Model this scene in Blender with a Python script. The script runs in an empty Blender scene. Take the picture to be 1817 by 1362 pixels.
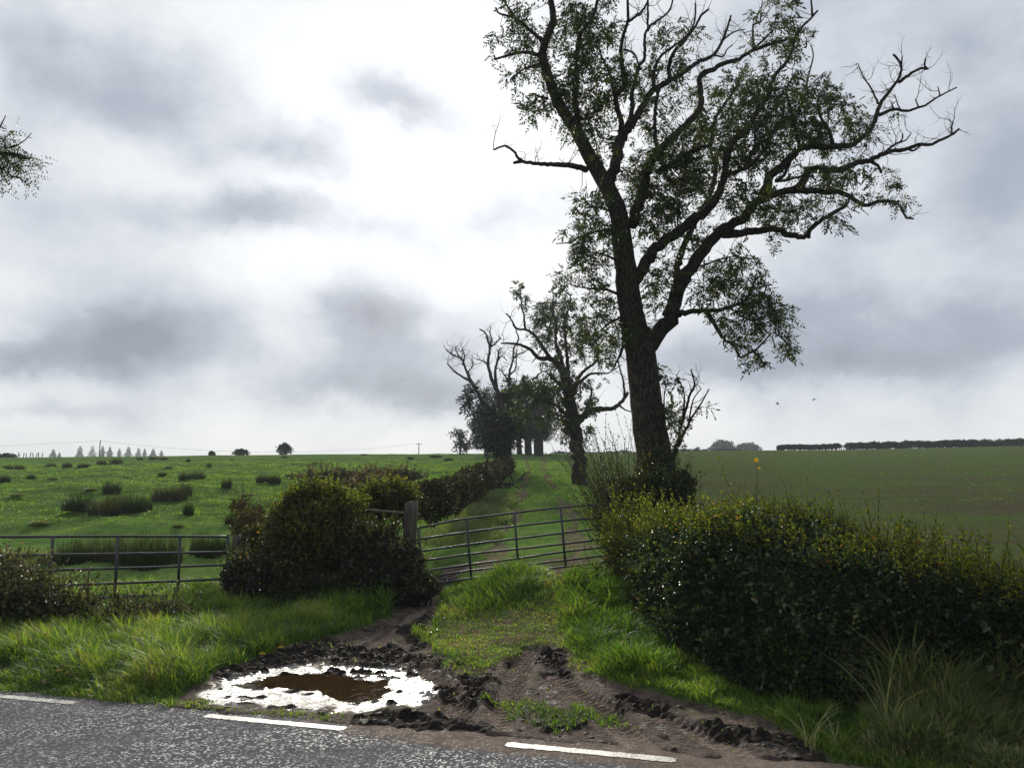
import bpy, math, random
import numpy as np
R = math.radians
SC = bpy.context.scene
COL = SC.collection
rng = np.random.default_rng(7)
random.seed(7)

# ------------------------------------------------------------------ camera
FPX, CU, CV, CAMZ = 1364.0, 908.5, 681.0, 1.7
PITCH = math.atan(209 / FPX)
cam_d = bpy.data.cameras.new('camera'); cam = bpy.data.objects.new('camera', cam_d); COL.objects.link(cam)
cam.location = (0, 0, CAMZ); cam.rotation_euler = (R(90) + PITCH, 0, 0)
cam_d.sensor_width = 36; cam_d.lens = 36 * FPX / 1817
cam_d.clip_start = 0.05; cam_d.clip_end = 6000
SC.camera = cam
SC.view_settings.view_transform = 'Standard'; SC.view_settings.look = 'None'
SC.view_settings.exposure = 0.0; SC.view_settings.gamma = 1.0
SC.cycles.max_bounces = 6; SC.cycles.transparent_max_bounces = 8
SC.cycles.diffuse_bounces = 3; SC.cycles.glossy_bounces = 2; SC.cycles.transmission_bounces = 4; SC.cycles.volume_bounces = 1

def ray(u, v):                      # pixel of the photograph -> world direction with y = 1
    dx, dy = (u - CU) / FPX, (CV - v) / FPX
    c, s = math.cos(PITCH), math.sin(PITCH)
    wy, wz = c - s * dy, s + c * dy
    return np.array([dx / wy, 1.0, wz / wy])
def P(u, v, Y):
    r = ray(u, v); return np.array([r[0] * Y, Y, CAMZ + r[2] * Y])
def azel(u, v):
    r = ray(u, v); return math.atan2(r[0], 1), math.atan2(r[2], math.hypot(r[0], 1))

# ------------------------------------------------------------------ sun and sky
SUN_AZ, SUN_EL = azel(745, 290)
SUN_STRENGTH = 4.4
sl = bpy.data.lights.new('sun', 'SUN'); sl.energy = SUN_STRENGTH; sl.angle = R(6); sl.color = (1.0, 0.94, 0.82)
so = bpy.data.objects.new('sun', sl); COL.objects.link(so); so.location = (0, 0, 60)
so.rotation_euler = (R(90) - SUN_EL, 0, math.pi - SUN_AZ)
world = bpy.data.worlds.new('World'); SC.world = world; world.use_nodes = True
wt = world.node_tree; wn = wt.nodes; wl = wt.links; wn.clear()
def W(t, **k):
    n = wn.new(t)
    for a, b in k.items(): setattr(n, a, b)
    return n
def wm(op, a, b=None, c=None, clamp=False):
    n = W('ShaderNodeMath', operation=op); n.use_clamp = clamp
    for i, x in enumerate((a, b, c)):
        if x is None: continue
        if isinstance(x, (int, float)): n.inputs[i].default_value = x
        else: wl.new(x, n.inputs[i])
    return n.outputs[0]
tc = W('ShaderNodeTexCoord')
def wnoise(scale, detail, rough=.5, off=(0, 0, 0), stretch=(1, 1, 1)):
    mp = W('ShaderNodeMapping'); mp.inputs['Scale'].default_value = stretch; mp.inputs['Location'].default_value = off
    wl.new(tc.outputs['Generated'], mp.inputs[0])
    n = W('ShaderNodeTexNoise'); n.inputs['Scale'].default_value = scale; n.inputs['Detail'].default_value = detail
    n.inputs['Roughness'].default_value = rough; wl.new(mp.outputs[0], n.inputs[0]); return n.outputs[0]
sx = W('ShaderNodeSeparateXYZ'); wl.new(tc.outputs['Generated'], sx.inputs[0])
az = wm('ARCTAN2', sx.outputs[0], sx.outputs[1]); el = wm('ARCSINE', sx.outputs[2])
w1 = wnoise(5.5, 6, .6, stretch=(1, 1, 1.2)); w2 = wnoise(5.5, 6, .6, (3.3, 7.1, 2.2), (1, 1, 1.2))
azw = wm('ADD', az, wm('MULTIPLY', wm('SUBTRACT', w1, .5), .16))
elw = wm('ADD', el, wm('MULTIPLY', wm('SUBTRACT', w2, .5), .13))
def blob(u, v, ru, rv, a, p=1.0):
    a0, e0 = azel(u, v)
    k = math.cos(math.atan(math.hypot(u - CU, v - CV) / FPX)); ru *= 1.12; rv *= 1.15
    x = wm('MULTIPLY', wm('SUBTRACT', azw, a0), FPX / ru / k); y = wm('MULTIPLY', wm('SUBTRACT', elw, e0), FPX / rv / k)
    r2 = wm('ADD', wm('MULTIPLY', x, x), wm('MULTIPLY', y, y))
    if p != 1.0: r2 = wm('POWER', r2, p)
    return wm('MULTIPLY', wm('EXPONENT', wm('MULTIPLY', r2, -1.0)), a)
CLOUDS = [ # u, v, ru, rv, darkness
 (150, 120, 130, 62, .38), (320, 150, 130, 70, .32), (690, 190, 95, 36, .50), (790, 225, 80, 30, .25), (520, 250, 90, 34, .46), (590, 300, 60, 26, .30), (200, 205, 160, 40, .22),
 (300, 375, 150, 38, .36), (480, 372, 130, 36, .48), (640, 385, 160, 50, .30), (850, 395, 130, 50, .36), (900, 250, 80, 100, .16),
 (160, 590, 120, 55, .50), (60, 625, 130, 26, .58), (250, 600, 90, 60, .35), (400, 610, 110, 60, .36), (650, 570, 80, 70, .74),
 (760, 600, 90, 70, .45), (570, 690, 250, 38, .45), (760, 690, 130, 40, .45), (120, 722, 100, 18, .32), (30, 60, 60, 120, .30),
 (1500, 30, 300, 150, .42), (1750, 250, 230, 180, .36), (1560, 420, 300, 70, .20), (1600, 590, 320, 85, .50), (1300, 620, 160, 60, .40),
 (1760, 620, 200, 60, .20), (1450, 650, 200, 22, .2), (60, 330, 150, 100, .16), (120, 470, 200, 60, .12)]
D = None
for b in CLOUDS:
    o = blob(*b); D = o if D is None else wm('ADD', D, o)
fine = wnoise(6, 9, .58, (1, 2, 3), (1, 1, 1.5))
D = wm('MULTIPLY', D, wm('ADD', .3, wm('MULTIPLY', fine, 1.4)))
D = wm('ADD', D, wm('MULTIPLY', wm('SUBTRACT', fine, .45), .55))
D = wm('ADD', wm('MULTIPLY', D, .84), .105)
# brightness away from the sun: the cloud behind the camera is thicker and greyer
sd = (math.sin(SUN_AZ) * math.cos(SUN_EL), math.cos(SUN_AZ) * math.cos(SUN_EL), math.sin(SUN_EL))
dt = W('ShaderNodeVectorMath', operation='DOT_PRODUCT'); wl.new(tc.outputs['Generated'], dt.inputs[0]); dt.inputs[1].default_value = sd
ang = wm('ARCCOSINE', dt.outputs['Value'])
back = W('ShaderNodeMapRange', interpolation_type='SMOOTHSTEP'); wl.new(ang, back.inputs[0])
back.inputs[1].default_value = .55; back.inputs[2].default_value = 1.9; back.inputs[3].default_value = 0; back.inputs[4].default_value = .62
D = wm('ADD', D, back.outputs[0], clamp=True)
glow = wm('MULTIPLY', wm('EXPONENT', wm('MULTIPLY', wm('POWER', ang, 2.0), -1 / .20 ** 2)), .42)
ramp = W('ShaderNodeValToRGB'); wl.new(D, ramp.inputs[0])
cr = ramp.color_ramp; cr.interpolation = 'LINEAR'
cr.elements[0].position = 0; cr.elements[0].color = (1.02, 1.02, 1.02, 1)
cr.elements[1].position = 1; cr.elements[1].color = (.30, .33, .41, 1)
for p, c in ((.14, (.91, .93, .955)), (.34, (.71, .75, .815)), (.60, (.46, .51, .60))):
    e = cr.elements.new(p); e.color = (*c, 1)
gl = W('ShaderNodeMix', data_type='RGBA', blend_type='ADD'); gl.inputs[0].default_value = 1
wl.new(ramp.outputs[0], gl.inputs[6])
gc = W('ShaderNodeCombineColor')
for i in range(3): wl.new(wm('MULTIPLY', glow, wm('SUBTRACT', 1.15, D)), gc.inputs[i])
wl.new(gc.outputs[0], gl.inputs[7])
sky = W('ShaderNodeTexSky', sky_type='NISHITA', sun_disc=False); sky.sun_elevation = SUN_EL; sky.sun_rotation = SUN_AZ
bg1 = W('ShaderNodeBackground'); bg1.inputs[1].default_value = .06; wl.new(sky.outputs[0], bg1.inputs[0])
bg2 = W('ShaderNodeBackground'); bg2.inputs[1].default_value = 1.0; wl.new(gl.outputs[2], bg2.inputs[0])
mx = W('ShaderNodeMixShader'); mx.inputs[0].default_value = .93
wl.new(bg1.outputs[0], mx.inputs[1]); wl.new(bg2.outputs[0], mx.inputs[2])
wo = W('ShaderNodeOutputWorld'); wl.new(mx.outputs[0], wo.inputs[0])
world.cycles.sampling_method = 'MANUAL'; world.cycles.sample_map_resolution = 512

# ------------------------------------------------------------------ numeric helpers
def _h(ix, iy, iz, s):
    n = (ix.astype(np.int64) * 374761393 + iy.astype(np.int64) * 668265263 + iz * 2147483647 + s * 974711) & 0xffffffff
    n = ((n ^ (n >> 13)) * 1274126177) & 0xffffffff
    return ((n ^ (n >> 16)) & 0xffffff) / float(0xffffff)
def vn(x, y, s=0):
    s = int(s)
    x = np.asarray(x, float); y = np.asarray(y, float)
    ix, iy = np.floor(x), np.floor(y); fx, fy = x - ix, y - iy
    fx = fx * fx * (3 - 2 * fx); fy = fy * fy * (3 - 2 * fy)
    a = _h(ix, iy, 0, s); b = _h(ix + 1, iy, 0, s); c = _h(ix, iy + 1, 0, s); d = _h(ix + 1, iy + 1, 0, s)
    return (a + (b - a) * fx) * (1 - fy) + (c + (d - c) * fx) * fy
def fbm(x, y, s=0, o=4):
    t = 0; a = .5; n = 0
    for i in range(o):
        t = t + a * vn(np.asarray(x) * 2 ** i + 17.3 * i, np.asarray(y) * 2 ** i - 9.1 * i, s + i); n += a; a *= .5
    return t / n - .5
def sst(x, a=0., b=1.):
    t = np.clip((np.asarray(x, float) - a) / (b - a), 0, 1); return t * t * (3 - 2 * t)
def psd(px, py, poly):              # signed distance to a polygon, positive inside
    poly = np.asarray(poly, float); n = len(poly); d = np.full(np.shape(px), 1e9); ins = np.zeros(np.shape(px), bool)
    for i in range(n):
        ax, ay = poly[i][:2]; bx, by = poly[(i + 1) % n][:2]
        ex, ey = bx - ax, by - ay; wx, wy = px - ax, py - ay
        t = np.clip((wx * ex + wy * ey) / (ex * ex + ey * ey + 1e-12), 0, 1)
        d = np.minimum(d, (wx - ex * t) ** 2 + (wy - ey * t) ** 2)
        c = ((ay > py) != (by > py)) & (px < (bx - ax) * (py - ay) / (by - ay + 1e-12) + ax); ins ^= c
    d = np.sqrt(d); return np.where(ins, d, -d)
def pld(px, py, line):              # distance to a polyline, arc length along it and signed offset
    line = np.asarray(line, float); d = np.full(np.shape(px), 1e9); al = np.zeros(np.shape(px)); of = np.zeros(np.shape(px)); L = 0
    for i in range(len(line) - 1):
        ax, ay = line[i][:2]; bx, by = line[i + 1][:2]; ex, ey = bx - ax, by - ay; l = math.hypot(ex, ey) + 1e-9
        wx, wy = px - ax, py - ay; t = np.clip((wx * ex + wy * ey) / (l * l), 0, 1)
        q = np.hypot(wx - ex * t, wy - ey * t); m = q < d
        d = np.where(m, q, d); al = np.where(m, L + t * l, al); of = np.where(m, (wx * ey - wy * ex) / l, of); L += l
    return d, al, of

# ------------------------------------------------------------------ terrain height
_yk = [-60, 6, 10, 13, 16, 20, 30, 40, 60, 90, 118, 130, 200, 500, 700, 2600]
_zk = [0, 0, 0, .05, .27, .62, 1.6, 2.6, 4.35, 6.9, 9.0, 9.35, 11.5, 27, 26, 20]
_yt = np.arange(-60, 2600, .5); _zt = np.interp(_yt, _yk, _zk)
_k = np.hanning(13); _k /= _k.sum(); _zt = np.convolve(np.pad(_zt, 6, 'edge'), _k, 'valid')
_sk = [(-900, 818), (-300, 815), (0, 812), (560, 806), (800, 805), (1000, 805), (1200, 800), (1500, 798), (1817, 791), (2300, 780), (2900, 775)]
_sa = [ray(*q)[0] for q in _sk]; _ss = [ray(*q)[2] for q in _sk]; _S0 = ray(880, 805)[2]
def H(x, y):
    x = np.asarray(x, float); y = np.asarray(y, float)
    z = np.interp(y, _yt, _zt)
    yy = np.maximum(y, 1); a = np.clip(x / yy, -2, 2)
    z = z + (np.interp(a, _sa, _ss) - _S0) * np.minimum(yy, 400) * sst(y, 18, 118)
    z = z + .32 * np.exp(-((x - 1.4) / 2.2) ** 2) * sst(y, 10, 13) * (1 - sst(y, 14, 24))
    z = z + .16 * np.exp(-((x - .1) / .8) ** 2 - ((y - 12.4) / 1.3) ** 2)
    left = sst(-x, 1.5, 4)
    z = z + left * sst(y, 14, 20) * (fbm(x * .35, y * .35, 3, 4) * .62 + fbm(x * 1.3, y * 1.3, 8, 2) * .22) * (1 - sst(y, 90, 116) * .75)
    z = z + (1 - left) * sst(y, 15, 25) * fbm(x * .5, y * .35, 5, 3) * .2 * (1 - sst(y, 60, 110) * .8)
    return z
def G(u, v, ymax=125.):
    r = ray(u, v); ys = np.concatenate([np.arange(3, 20, .02), np.arange(20, ymax, .1)])
    zz = CAMZ + r[2] * ys; hh = H(r[0] * ys, ys); m = np.where(zz <= hh)[0]
    y = ys[m[0]] if len(m) else ymax
    return np.array([r[0] * y, y, float(H(r[0] * y, y))])
def Z0(u, v):
    r = ray(u, v); y = -CAMZ / r[2]; return np.array([r[0] * y, y])

EA, EB = Z0(0, 1229), Z0(1420, 1362)
ET = (EB - EA) / np.linalg.norm(EB - EA); EN = np.array([-ET[1], ET[0]])
def rs(x, y): return (x - EA[0]) * EN[0] + (y - EA[1]) * EN[1]       # distance past the road edge
def poly(px): return np.array([Z0(*p) for p in px])
def gpoly(px): return np.array([G(*p)[:2] for p in px])
MUD = poly([(300, 1275), (330, 1245), (375, 1200), (470, 1165), (590, 1135), (690, 1098), (745, 1062), (790, 1040), (830, 1040), (795, 1075), (770, 1110), (745, 1150),
            (800, 1185), (880, 1195), (930, 1160), (990, 1155), (1050, 1200), (1130, 1235), (1250, 1262), (1360, 1292), (1440, 1325), (1520, 1372), (1500, 1420), (1200, 1420), (800, 1330), (500, 1290)])
WORN = gpoly([(790, 1085), (745, 1150), (800, 1190), (900, 1200), (1050, 1205), (1110, 1190), (1040, 1130), (1005, 1080), (1020, 1040), (1080, 1005), (1060, 990), (960, 1000), (965, 1030), (985, 1045), (960, 1090), (880, 1090), (830, 1085)])
RING = poly([(335, 1242), (395, 1203), (470, 1186), (560, 1180), (650, 1183), (720, 1190), (770, 1213), (800, 1240), (760, 1254), (700, 1257), (620, 1272), (560, 1262), (450, 1252), (360, 1249)])
CORE = poly([(395, 1217), (480, 1196), (570, 1191), (640, 1200), (700, 1204), (690, 1230), (650, 1246), (590, 1236), (500, 1221)])
TRACKS = [(poly([(940, 1150), (916, 1205), (893, 1262), (885, 1290)]), .14), (poly([(835, 1185), (825, 1230), (815, 1290)]), .16), (poly([(985, 1205), (1077, 1273), (1128, 1318), (1160, 1345)]), .15),
          (poly([(770, 1075), (700, 1130), (640, 1165)]), .14), (poly([(760, 1190), (790, 1235), (840, 1300)]), .12), (poly([(1120, 1250), (1210, 1290), (1330, 1350)]), .13)]
TORN = [poly(q_) for q_ in ([(812, 1195), (872, 1200), (884, 1262), (818, 1266)], [(955, 1152), (1012, 1162), (1026, 1208), (975, 1204)], [(640, 1268), (700, 1262), (780, 1272), (890, 1290), (880, 1306), (760, 1300), (640, 1288)], [(962, 1276), (1055, 1290), (1050, 1306), (970, 1298)],
        [(1085, 1238), (1190, 1250), (1200, 1276), (1105, 1268)], [(1225, 1288), (1330, 1298), (1380, 1330), (1265, 1322)], [(355, 1212), (380, 1192), (480, 1162), (570, 1146), (590, 1170), (470, 1190), (385, 1212)], [(570, 1160), (700, 1148), (760, 1180), (640, 1180)], [(735, 1225), (800, 1222), (812, 1250), (745, 1252)], [(700, 1120), (760, 1100), (790, 1150), (740, 1160)])]
RUT1 = np.array([G(*p)[:2] for p in [(934, 809), (937, 820), (940, 834), (932, 850), (926, 872), (925, 895), (900, 930), (880, 980), (850, 1020)]])
RUT2 = np.array([G(*p)[:2] for p in [(962, 809), (966, 830), (975, 855), (990, 880), (1005, 905), (1022, 940), (1030, 985), (1010, 1030)]])
def crop_edge(y): return np.interp(y, [0, 10, 17, 40, 80, 120, 400], [2.9, 2.9, 3.9, 3.7, 5.4, 8.4, 20])
def masks(x, y):
    s = rs(x, y); wx = x + fbm(x * 1.6, y * 1.6, 21, 4) * .55; wy = y + fbm(x * 1.6, y * 1.6, 22, 4) * .55
    mud = sst(psd(wx, wy, MUD), -.06, .12)
    worn = sst(psd(wx, wy, WORN), -.2, .3)
    d1 = np.minimum(pld(wx, y, RUT1)[0], pld(wx, y, RUT2)[0])
    rut = sst(.32 + fbm(x * .9, y * .5, 31, 3) * .9 - d1, 0, .2) * sst(y, 11.5, 14) * (1 - sst(y, 100, 118))
    return s, mud, worn, rut
def ground_detail(x, y):
    """height plus the masks the surface carries"""
    z = H(x, y); s, mud, worn, rut = masks(x, y)
    near = 1 - sst(y, 16, 26)
    se = s + fbm(x * 3, y * 3, 41, 4) * .28
    z = z + near * (fbm(x * 2.2, y * 2.2, 51, 4) * .10) * (1 - mud) * sst(s, .1, 1)
    z = z + (1 - mud) * sst(s, .05, .9) * .07 * near
    cl = fbm(x * 5, y * 5, 61, 5); cl2 = np.abs(fbm(x * 9, y * 9, 66, 4)); cl3 = np.maximum(fbm(x * 13, y * 11, 68, 3), 0)
    patch = sst(fbm(x * 1.1, y * 1.4, 72, 3), -.08, .16)
    z = z + mud * (.015 + cl * .022 + patch * ((.06 * cl2) + cl3 * .06) + (.35 + .65 * patch) * (np.abs(fbm(x * 19, y * 21, 69, 3)) * .10 + fbm(x * 40, y * 40, 70, 2) * .022))
    trd = np.zeros_like(x); tu = np.zeros_like(x); tv = np.zeros_like(x)
    nr = (y < 14) & (np.abs(x) < 9)
    xs, ys_ = x[nr], y[nr]
    tz = np.zeros_like(xs); T = np.zeros_like(xs); U_ = np.zeros_like(xs); V_ = np.zeros_like(xs)
    for ln, w in TRACKS:
        d, al, of = pld(xs, ys_, ln); m = sst(w - d, 0, .05)
        rim = np.exp(-((d - w - .04) / .045) ** 2) * .028
        chev = .5 + .5 * np.sin((al + np.abs(of) * .7) * 2 * math.pi / .085)
        tz = tz * (1 - m) + m * (-.032 + .034 * chev * sst(w * .9 - d, 0, .03)) + rim * (1 - m)
        T = np.maximum(T, m); U_ = np.where(m > .5, al, U_); V_ = np.where(m > .5, of, V_)
    M = mud[nr]; base = H(xs, ys_)
    zz = z[nr]; zz = zz * (1 - .95 * T * M) + .95 * T * M * (base + .015 + fbm(xs * 6, ys_ * 6, 77, 3) * .03) + tz * M
    ring = psd(xs + fbm(xs * 4, ys_ * 4, 81, 4) * .42, ys_ + fbm(xs * 4, ys_ * 4, 82, 4) * .42, RING)
    core = psd(xs + fbm(xs * 5, ys_ * 5, 83, 3) * .3, ys_ + fbm(xs * 5, ys_ * 5, 84, 3) * .4, CORE)
    rm = sst(ring, -.05, .14); cm = sst(core, -.03, .10)
    rip = fbm(xs * 14, ys_ * 22, 91, 4)
    lump = np.maximum(fbm(xs * 6, ys_ * 9, 93, 4) - .13, 0) * .30 * (1 - .6 * sst(ring, .2, .5))
    zz = zz * (1 - rm) + rm * (-.004 + rip * .020 + lump)
    zz = zz * (1 - cm) + cm * (-.040 + rip * .07)
    z[nr] = zz
    lk = sst(lump * rm, .002, .010)
    wet = np.zeros_like(x); wet[nr] = np.maximum(rm, sst(ring, -.45, .1) * .45) * (1 - .95 * lk)
    lumpm = np.zeros_like(x); lumpm[nr] = lk
    trd[nr] = T * M; tu[nr] = U_; tv[nr] = V_
    z = z - rut * (.05 + .05 * np.abs(fbm(x * 3, y * 3, 95, 3)))
    z = np.where(mud > .3, z * (.35 + .65 * sst(s, .1, .8)), z)
    e = sst(se, -.06, .12); z = z * e + (-.07) * (1 - e)
    tor = np.zeros_like(x); wx_, wy_ = x[nr] + fbm(x[nr] * 5, y[nr] * 5, 85, 3) * .3, y[nr] + fbm(x[nr] * 5, y[nr] * 5, 86, 3) * .3
    tor[nr] = np.max([sst(psd(wx_, wy_, p_), -.05, .08) for p_ in TORN], axis=0) * mud[nr]
    z = z + tor * (np.abs(fbm(x * 7, y * 11, 87, 4)) * .17 + np.abs(fbm(x * 22, y * 24, 88, 2)) * .05 - .015)
    clod = np.maximum(np.maximum(tor * 1.1, lumpm * 1.2), patch * .8 * sst(fbm(x * 6, y * 7, 75, 4), -.12, .08) * mud * (1 - trd * .9) * (1 - wet * .3))
    return z, mud, worn, rut, wet, trd, clod

# ------------------------------------------------------------------ mesh helpers
class MB:
    def __init__(s): s.v = []; s.f = []; s.n = 0; s.r = []
    def add(s, verts, quads=None, tris=None, rnd=None):
        verts = np.asarray(verts, np.float32).reshape(-1, 3)
        if quads is not None and len(quads): s.f.append(np.asarray(quads, np.int64) + s.n)
        if tris is not None and len(tris): s.f.append(np.asarray(tris, np.int64) + s.n)
        s.v.append(verts); s.n += len(verts)
        s.r.append(np.zeros(len(verts), np.float32) if rnd is None else np.broadcast_to(np.asarray(rnd, np.float32), (len(verts),)))
    def build(s, name, mat, parent=None, smooth=False, attrs=None, loc=None):
        if not s.n: return None
        V = np.concatenate(s.v); RR = np.concatenate(s.r)
        org = np.zeros(3)
        if parent is not None: org = np.array(parent.location)
        elif loc is not None: org = np.array(loc)
        V = V - org.astype(np.float32)
        me = bpy.data.meshes.new(name); me.vertices.add(len(V)); me.vertices.foreach_set('co', V.ravel().astype(np.float32))
        loops = np.concatenate([f.ravel() for f in s.f]); tot = np.concatenate([np.full(len(f), f.shape[1]) for f in s.f])
        st = np.concatenate([[0], np.cumsum(tot)[:-1]])
        me.loops.add(len(loops)); me.loops.foreach_set('vertex_index', loops.astype(np.int32))
        me.polygons.add(len(tot)); me.polygons.foreach_set('loop_start', st.astype(np.int32))
        me.update(calc_edges=True); me.validate()
        if smooth: me.polygons.foreach_set('use_smooth', np.ones(len(me.polygons), bool))
        a = me.attributes.new('rnd', 'FLOAT', 'POINT')
        if len(me.vertices) == len(RR): a.data.foreach_set('value', RR)
        for k, val in (attrs or {}).items():
            a = me.attributes.new(k, 'FLOAT', 'POINT'); a.data.foreach_set('value', np.asarray(val, np.float32))
        me.materials.append(mat)
        o = bpy.data.objects.new(name, me); COL.objects.link(o)
        if parent is not None: o.parent = parent
        elif loc is not None: o.location = loc
        return o
def tag(o, label=None, cat=None, group=None, kind=None):
    if label: o['label'] = label
    if cat: o['category'] = cat
    if group: o['group'] = group
    if kind: o['kind'] = kind
    return o
def empty(name, loc, label, cat, group=None):
    o = bpy.data.objects.new(name, None); COL.objects.link(o); o.location = [float(c) for c in loc]; o.empty_display_size = .3
    return tag(o, label, cat, group)
def smooth_line(pts, rad, step):
    pts = np.asarray(pts, float); rad = np.asarray(rad, float); n = len(pts)
    if n < 3:
        k = max(2, int(np.linalg.norm(pts[-1] - pts[0]) / step) + 1); t = np.linspace(0, 1, k)[:, None]
        return pts[0] * (1 - t) + pts[-1] * t, np.linspace(rad[0], rad[-1], k)
    op, orr = [], []
    for i in range(n - 1):
        p0, p1, p2, p3 = pts[max(i - 1, 0)], pts[i], pts[i + 1], pts[min(i + 2, n - 1)]
        k = max(1, int(round(np.linalg.norm(p2 - p1) / step)))
        for j in range(k):
            t = j / k
            op.append(.5 * (2 * p1 + (p2 - p0) * t + (2 * p0 - 5 * p1 + 4 * p2 - p3) * t * t + (3 * p1 - p0 - 3 * p2 + p3) * t ** 3)); orr.append(rad[i] * (1 - t) + rad[i + 1] * t)
    op.append(pts[-1]); orr.append(rad[-1]); return np.array(op), np.array(orr)
def tube(mb, pts, rad, k=6, rough=0., rnd=0., cap=True):
    pts = np.asarray(pts, float); rad = np.asarray(rad, float); n = len(pts)
    if n < 2: return
    T = np.gradient(pts, axis=0); T /= np.linalg.norm(T, axis=1)[:, None] + 1e-9
    ref = np.array([.31, .95, .05]) if abs(T[0][1]) < .8 else np.array([1., 0, .1])
    A = ref - T[0] * (ref @ T[0]); A /= np.linalg.norm(A); Q = [A]
    for i in range(1, n):
        A = Q[-1] - T[i] * (Q[-1] @ T[i]); A /= np.linalg.norm(A) + 1e-9; Q.append(A)
    Q = np.array(Q); B = np.cross(T, Q); an = np.arange(k) * 2 * math.pi / k
    rr = np.repeat(rad[:, None], k, 1)
    if rough: rr = rr * (1 + rough * (rng.random((n, k)) - .5) + rough * .6 * (rng.random((n, 1)) - .5))
    V = pts[:, None] + rr[..., None] * (np.cos(an)[None, :, None] * Q[:, None] + np.sin(an)[None, :, None] * B[:, None])
    i = np.arange(n - 1)[:, None] * k; j = np.arange(k)[None]; j2 = (j + 1) % k
    q = np.stack([i + j, i + j2, i + k + j2, i + k + j], -1).reshape(-1, 4)
    V = V.reshape(-1, 3); tr = None
    if cap:
        V = np.vstack([V, pts[-1] + T[-1] * rad[-1] * .6, pts[0]]); b = (n - 1) * k; jj = np.arange(k)
        tr = np.concatenate([np.stack([b + jj, b + (jj + 1) % k, np.full(k, n * k)], -1), np.stack([(jj + 1) % k, jj, np.full(k, n * k + 1)], -1)])
    mb.add(V, q, tr, rnd=rnd)
def box(mb, c, sx_, sy_, sz_, rz=0.):
    x = np.array([[a, b, d] for d in (-.5, .5) for b in (-.5, .5) for a in (-.5, .5)]) * [sx_, sy_, sz_]
    cs, sn = math.cos(rz), math.sin(rz); x = np.stack([x[:, 0] * cs - x[:, 1] * sn, x[:, 0] * sn + x[:, 1] * cs, x[:, 2]], -1) + np.asarray(c)
    mb.add(x, [(0, 2, 3, 1), (4, 5, 7, 6), (0, 1, 5, 4), (2, 6, 7, 3), (0, 4, 6, 2), (1, 3, 7, 5)])
def unit(a): return a / (np.linalg.norm(a, axis=-1, keepdims=True) + 1e-9)
def rdir(n, up=0.):
    d = rng.normal(size=(n, 3)); d[:, 2] += up; return unit(d)
def leaves(mb, pos, axis, L, Wd, rnd, fold=.35, hexa=True, curl=.15):
    pos = np.asarray(pos, float); n = len(pos)
    if n == 0: return
    axis = unit(np.asarray(axis, float)); nr = rng.normal(size=(n, 3)); nr[:, 2] += 1.1
    side = unit(np.cross(axis, nr)); up = np.cross(side, axis)
    L = np.broadcast_to(L, (n,))[:, None]; Wd = np.broadcast_to(Wd, (n,))[:, None]
    tpl = [(0, 0, 0), (.3, .5, 1), (.72, .36, 1), (1, 0, 0), (.72, -.36, 1), (.3, -.5, 1)] if hexa else [(0, 0, 0), (.45, .5, .6), (1, 0, 0), (.45, -.5, .6)]
    V = [pos + axis * L * a + side * Wd * b + up * (Wd * fold * .5 * c - L * curl * a * a) for a, b, c in tpl]
    V = np.stack(V, 1); k = len(tpl); i = np.arange(n)[:, None] * k
    q = np.concatenate([i + np.array([0, 1, 2, 3]), i + np.array([0, 3, 4, 5])]) if hexa else i + np.array([0, 1, 2, 3])
    mb.add(V.reshape(-1, 3), q, rnd=np.repeat(np.broadcast_to(rnd, (n,)), k))
def blades(mb, pos, h, w, head, lean, rnd, nseg=2):
    """tapering curved grass blades"""
    n = len(pos); 
    if n == 0: return
    d = np.stack([np.cos(head), np.sin(head), np.zeros(n)], -1)
    fc = head + math.pi / 2 + rng.normal(size=n) * .7; sd_ = np.stack([np.cos(fc), np.sin(fc), np.zeros(n)], -1)
    rows = []
    for k in range(nseg + 1):
        t = k / nseg; c = pos + d * (h * lean * t * t)[:, None]; c[:, 2] += h * t * (1 - .38 * lean * t)
        if k < nseg:
            ww = (w * (1 - .45 * t))[:, None] * .5; rows += [c - sd_ * ww, c + sd_ * ww]
        else: rows.append(c)
    V = np.stack(rows, 1); m = V.shape[1]; i = np.arange(n)[:, None] * m
    q = np.concatenate([i + np.array([2 * k, 2 * k + 1, 2 * k + 3, 2 * k + 2]) for k in range(nseg - 1)]) if nseg > 1 else None
    t_ = i + np.array([2 * nseg - 2, 2 * nseg - 1, 2 * nseg])
    mb.add(V.reshape(-1, 3), q, t_, rnd=np.repeat(rnd, m))

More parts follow.
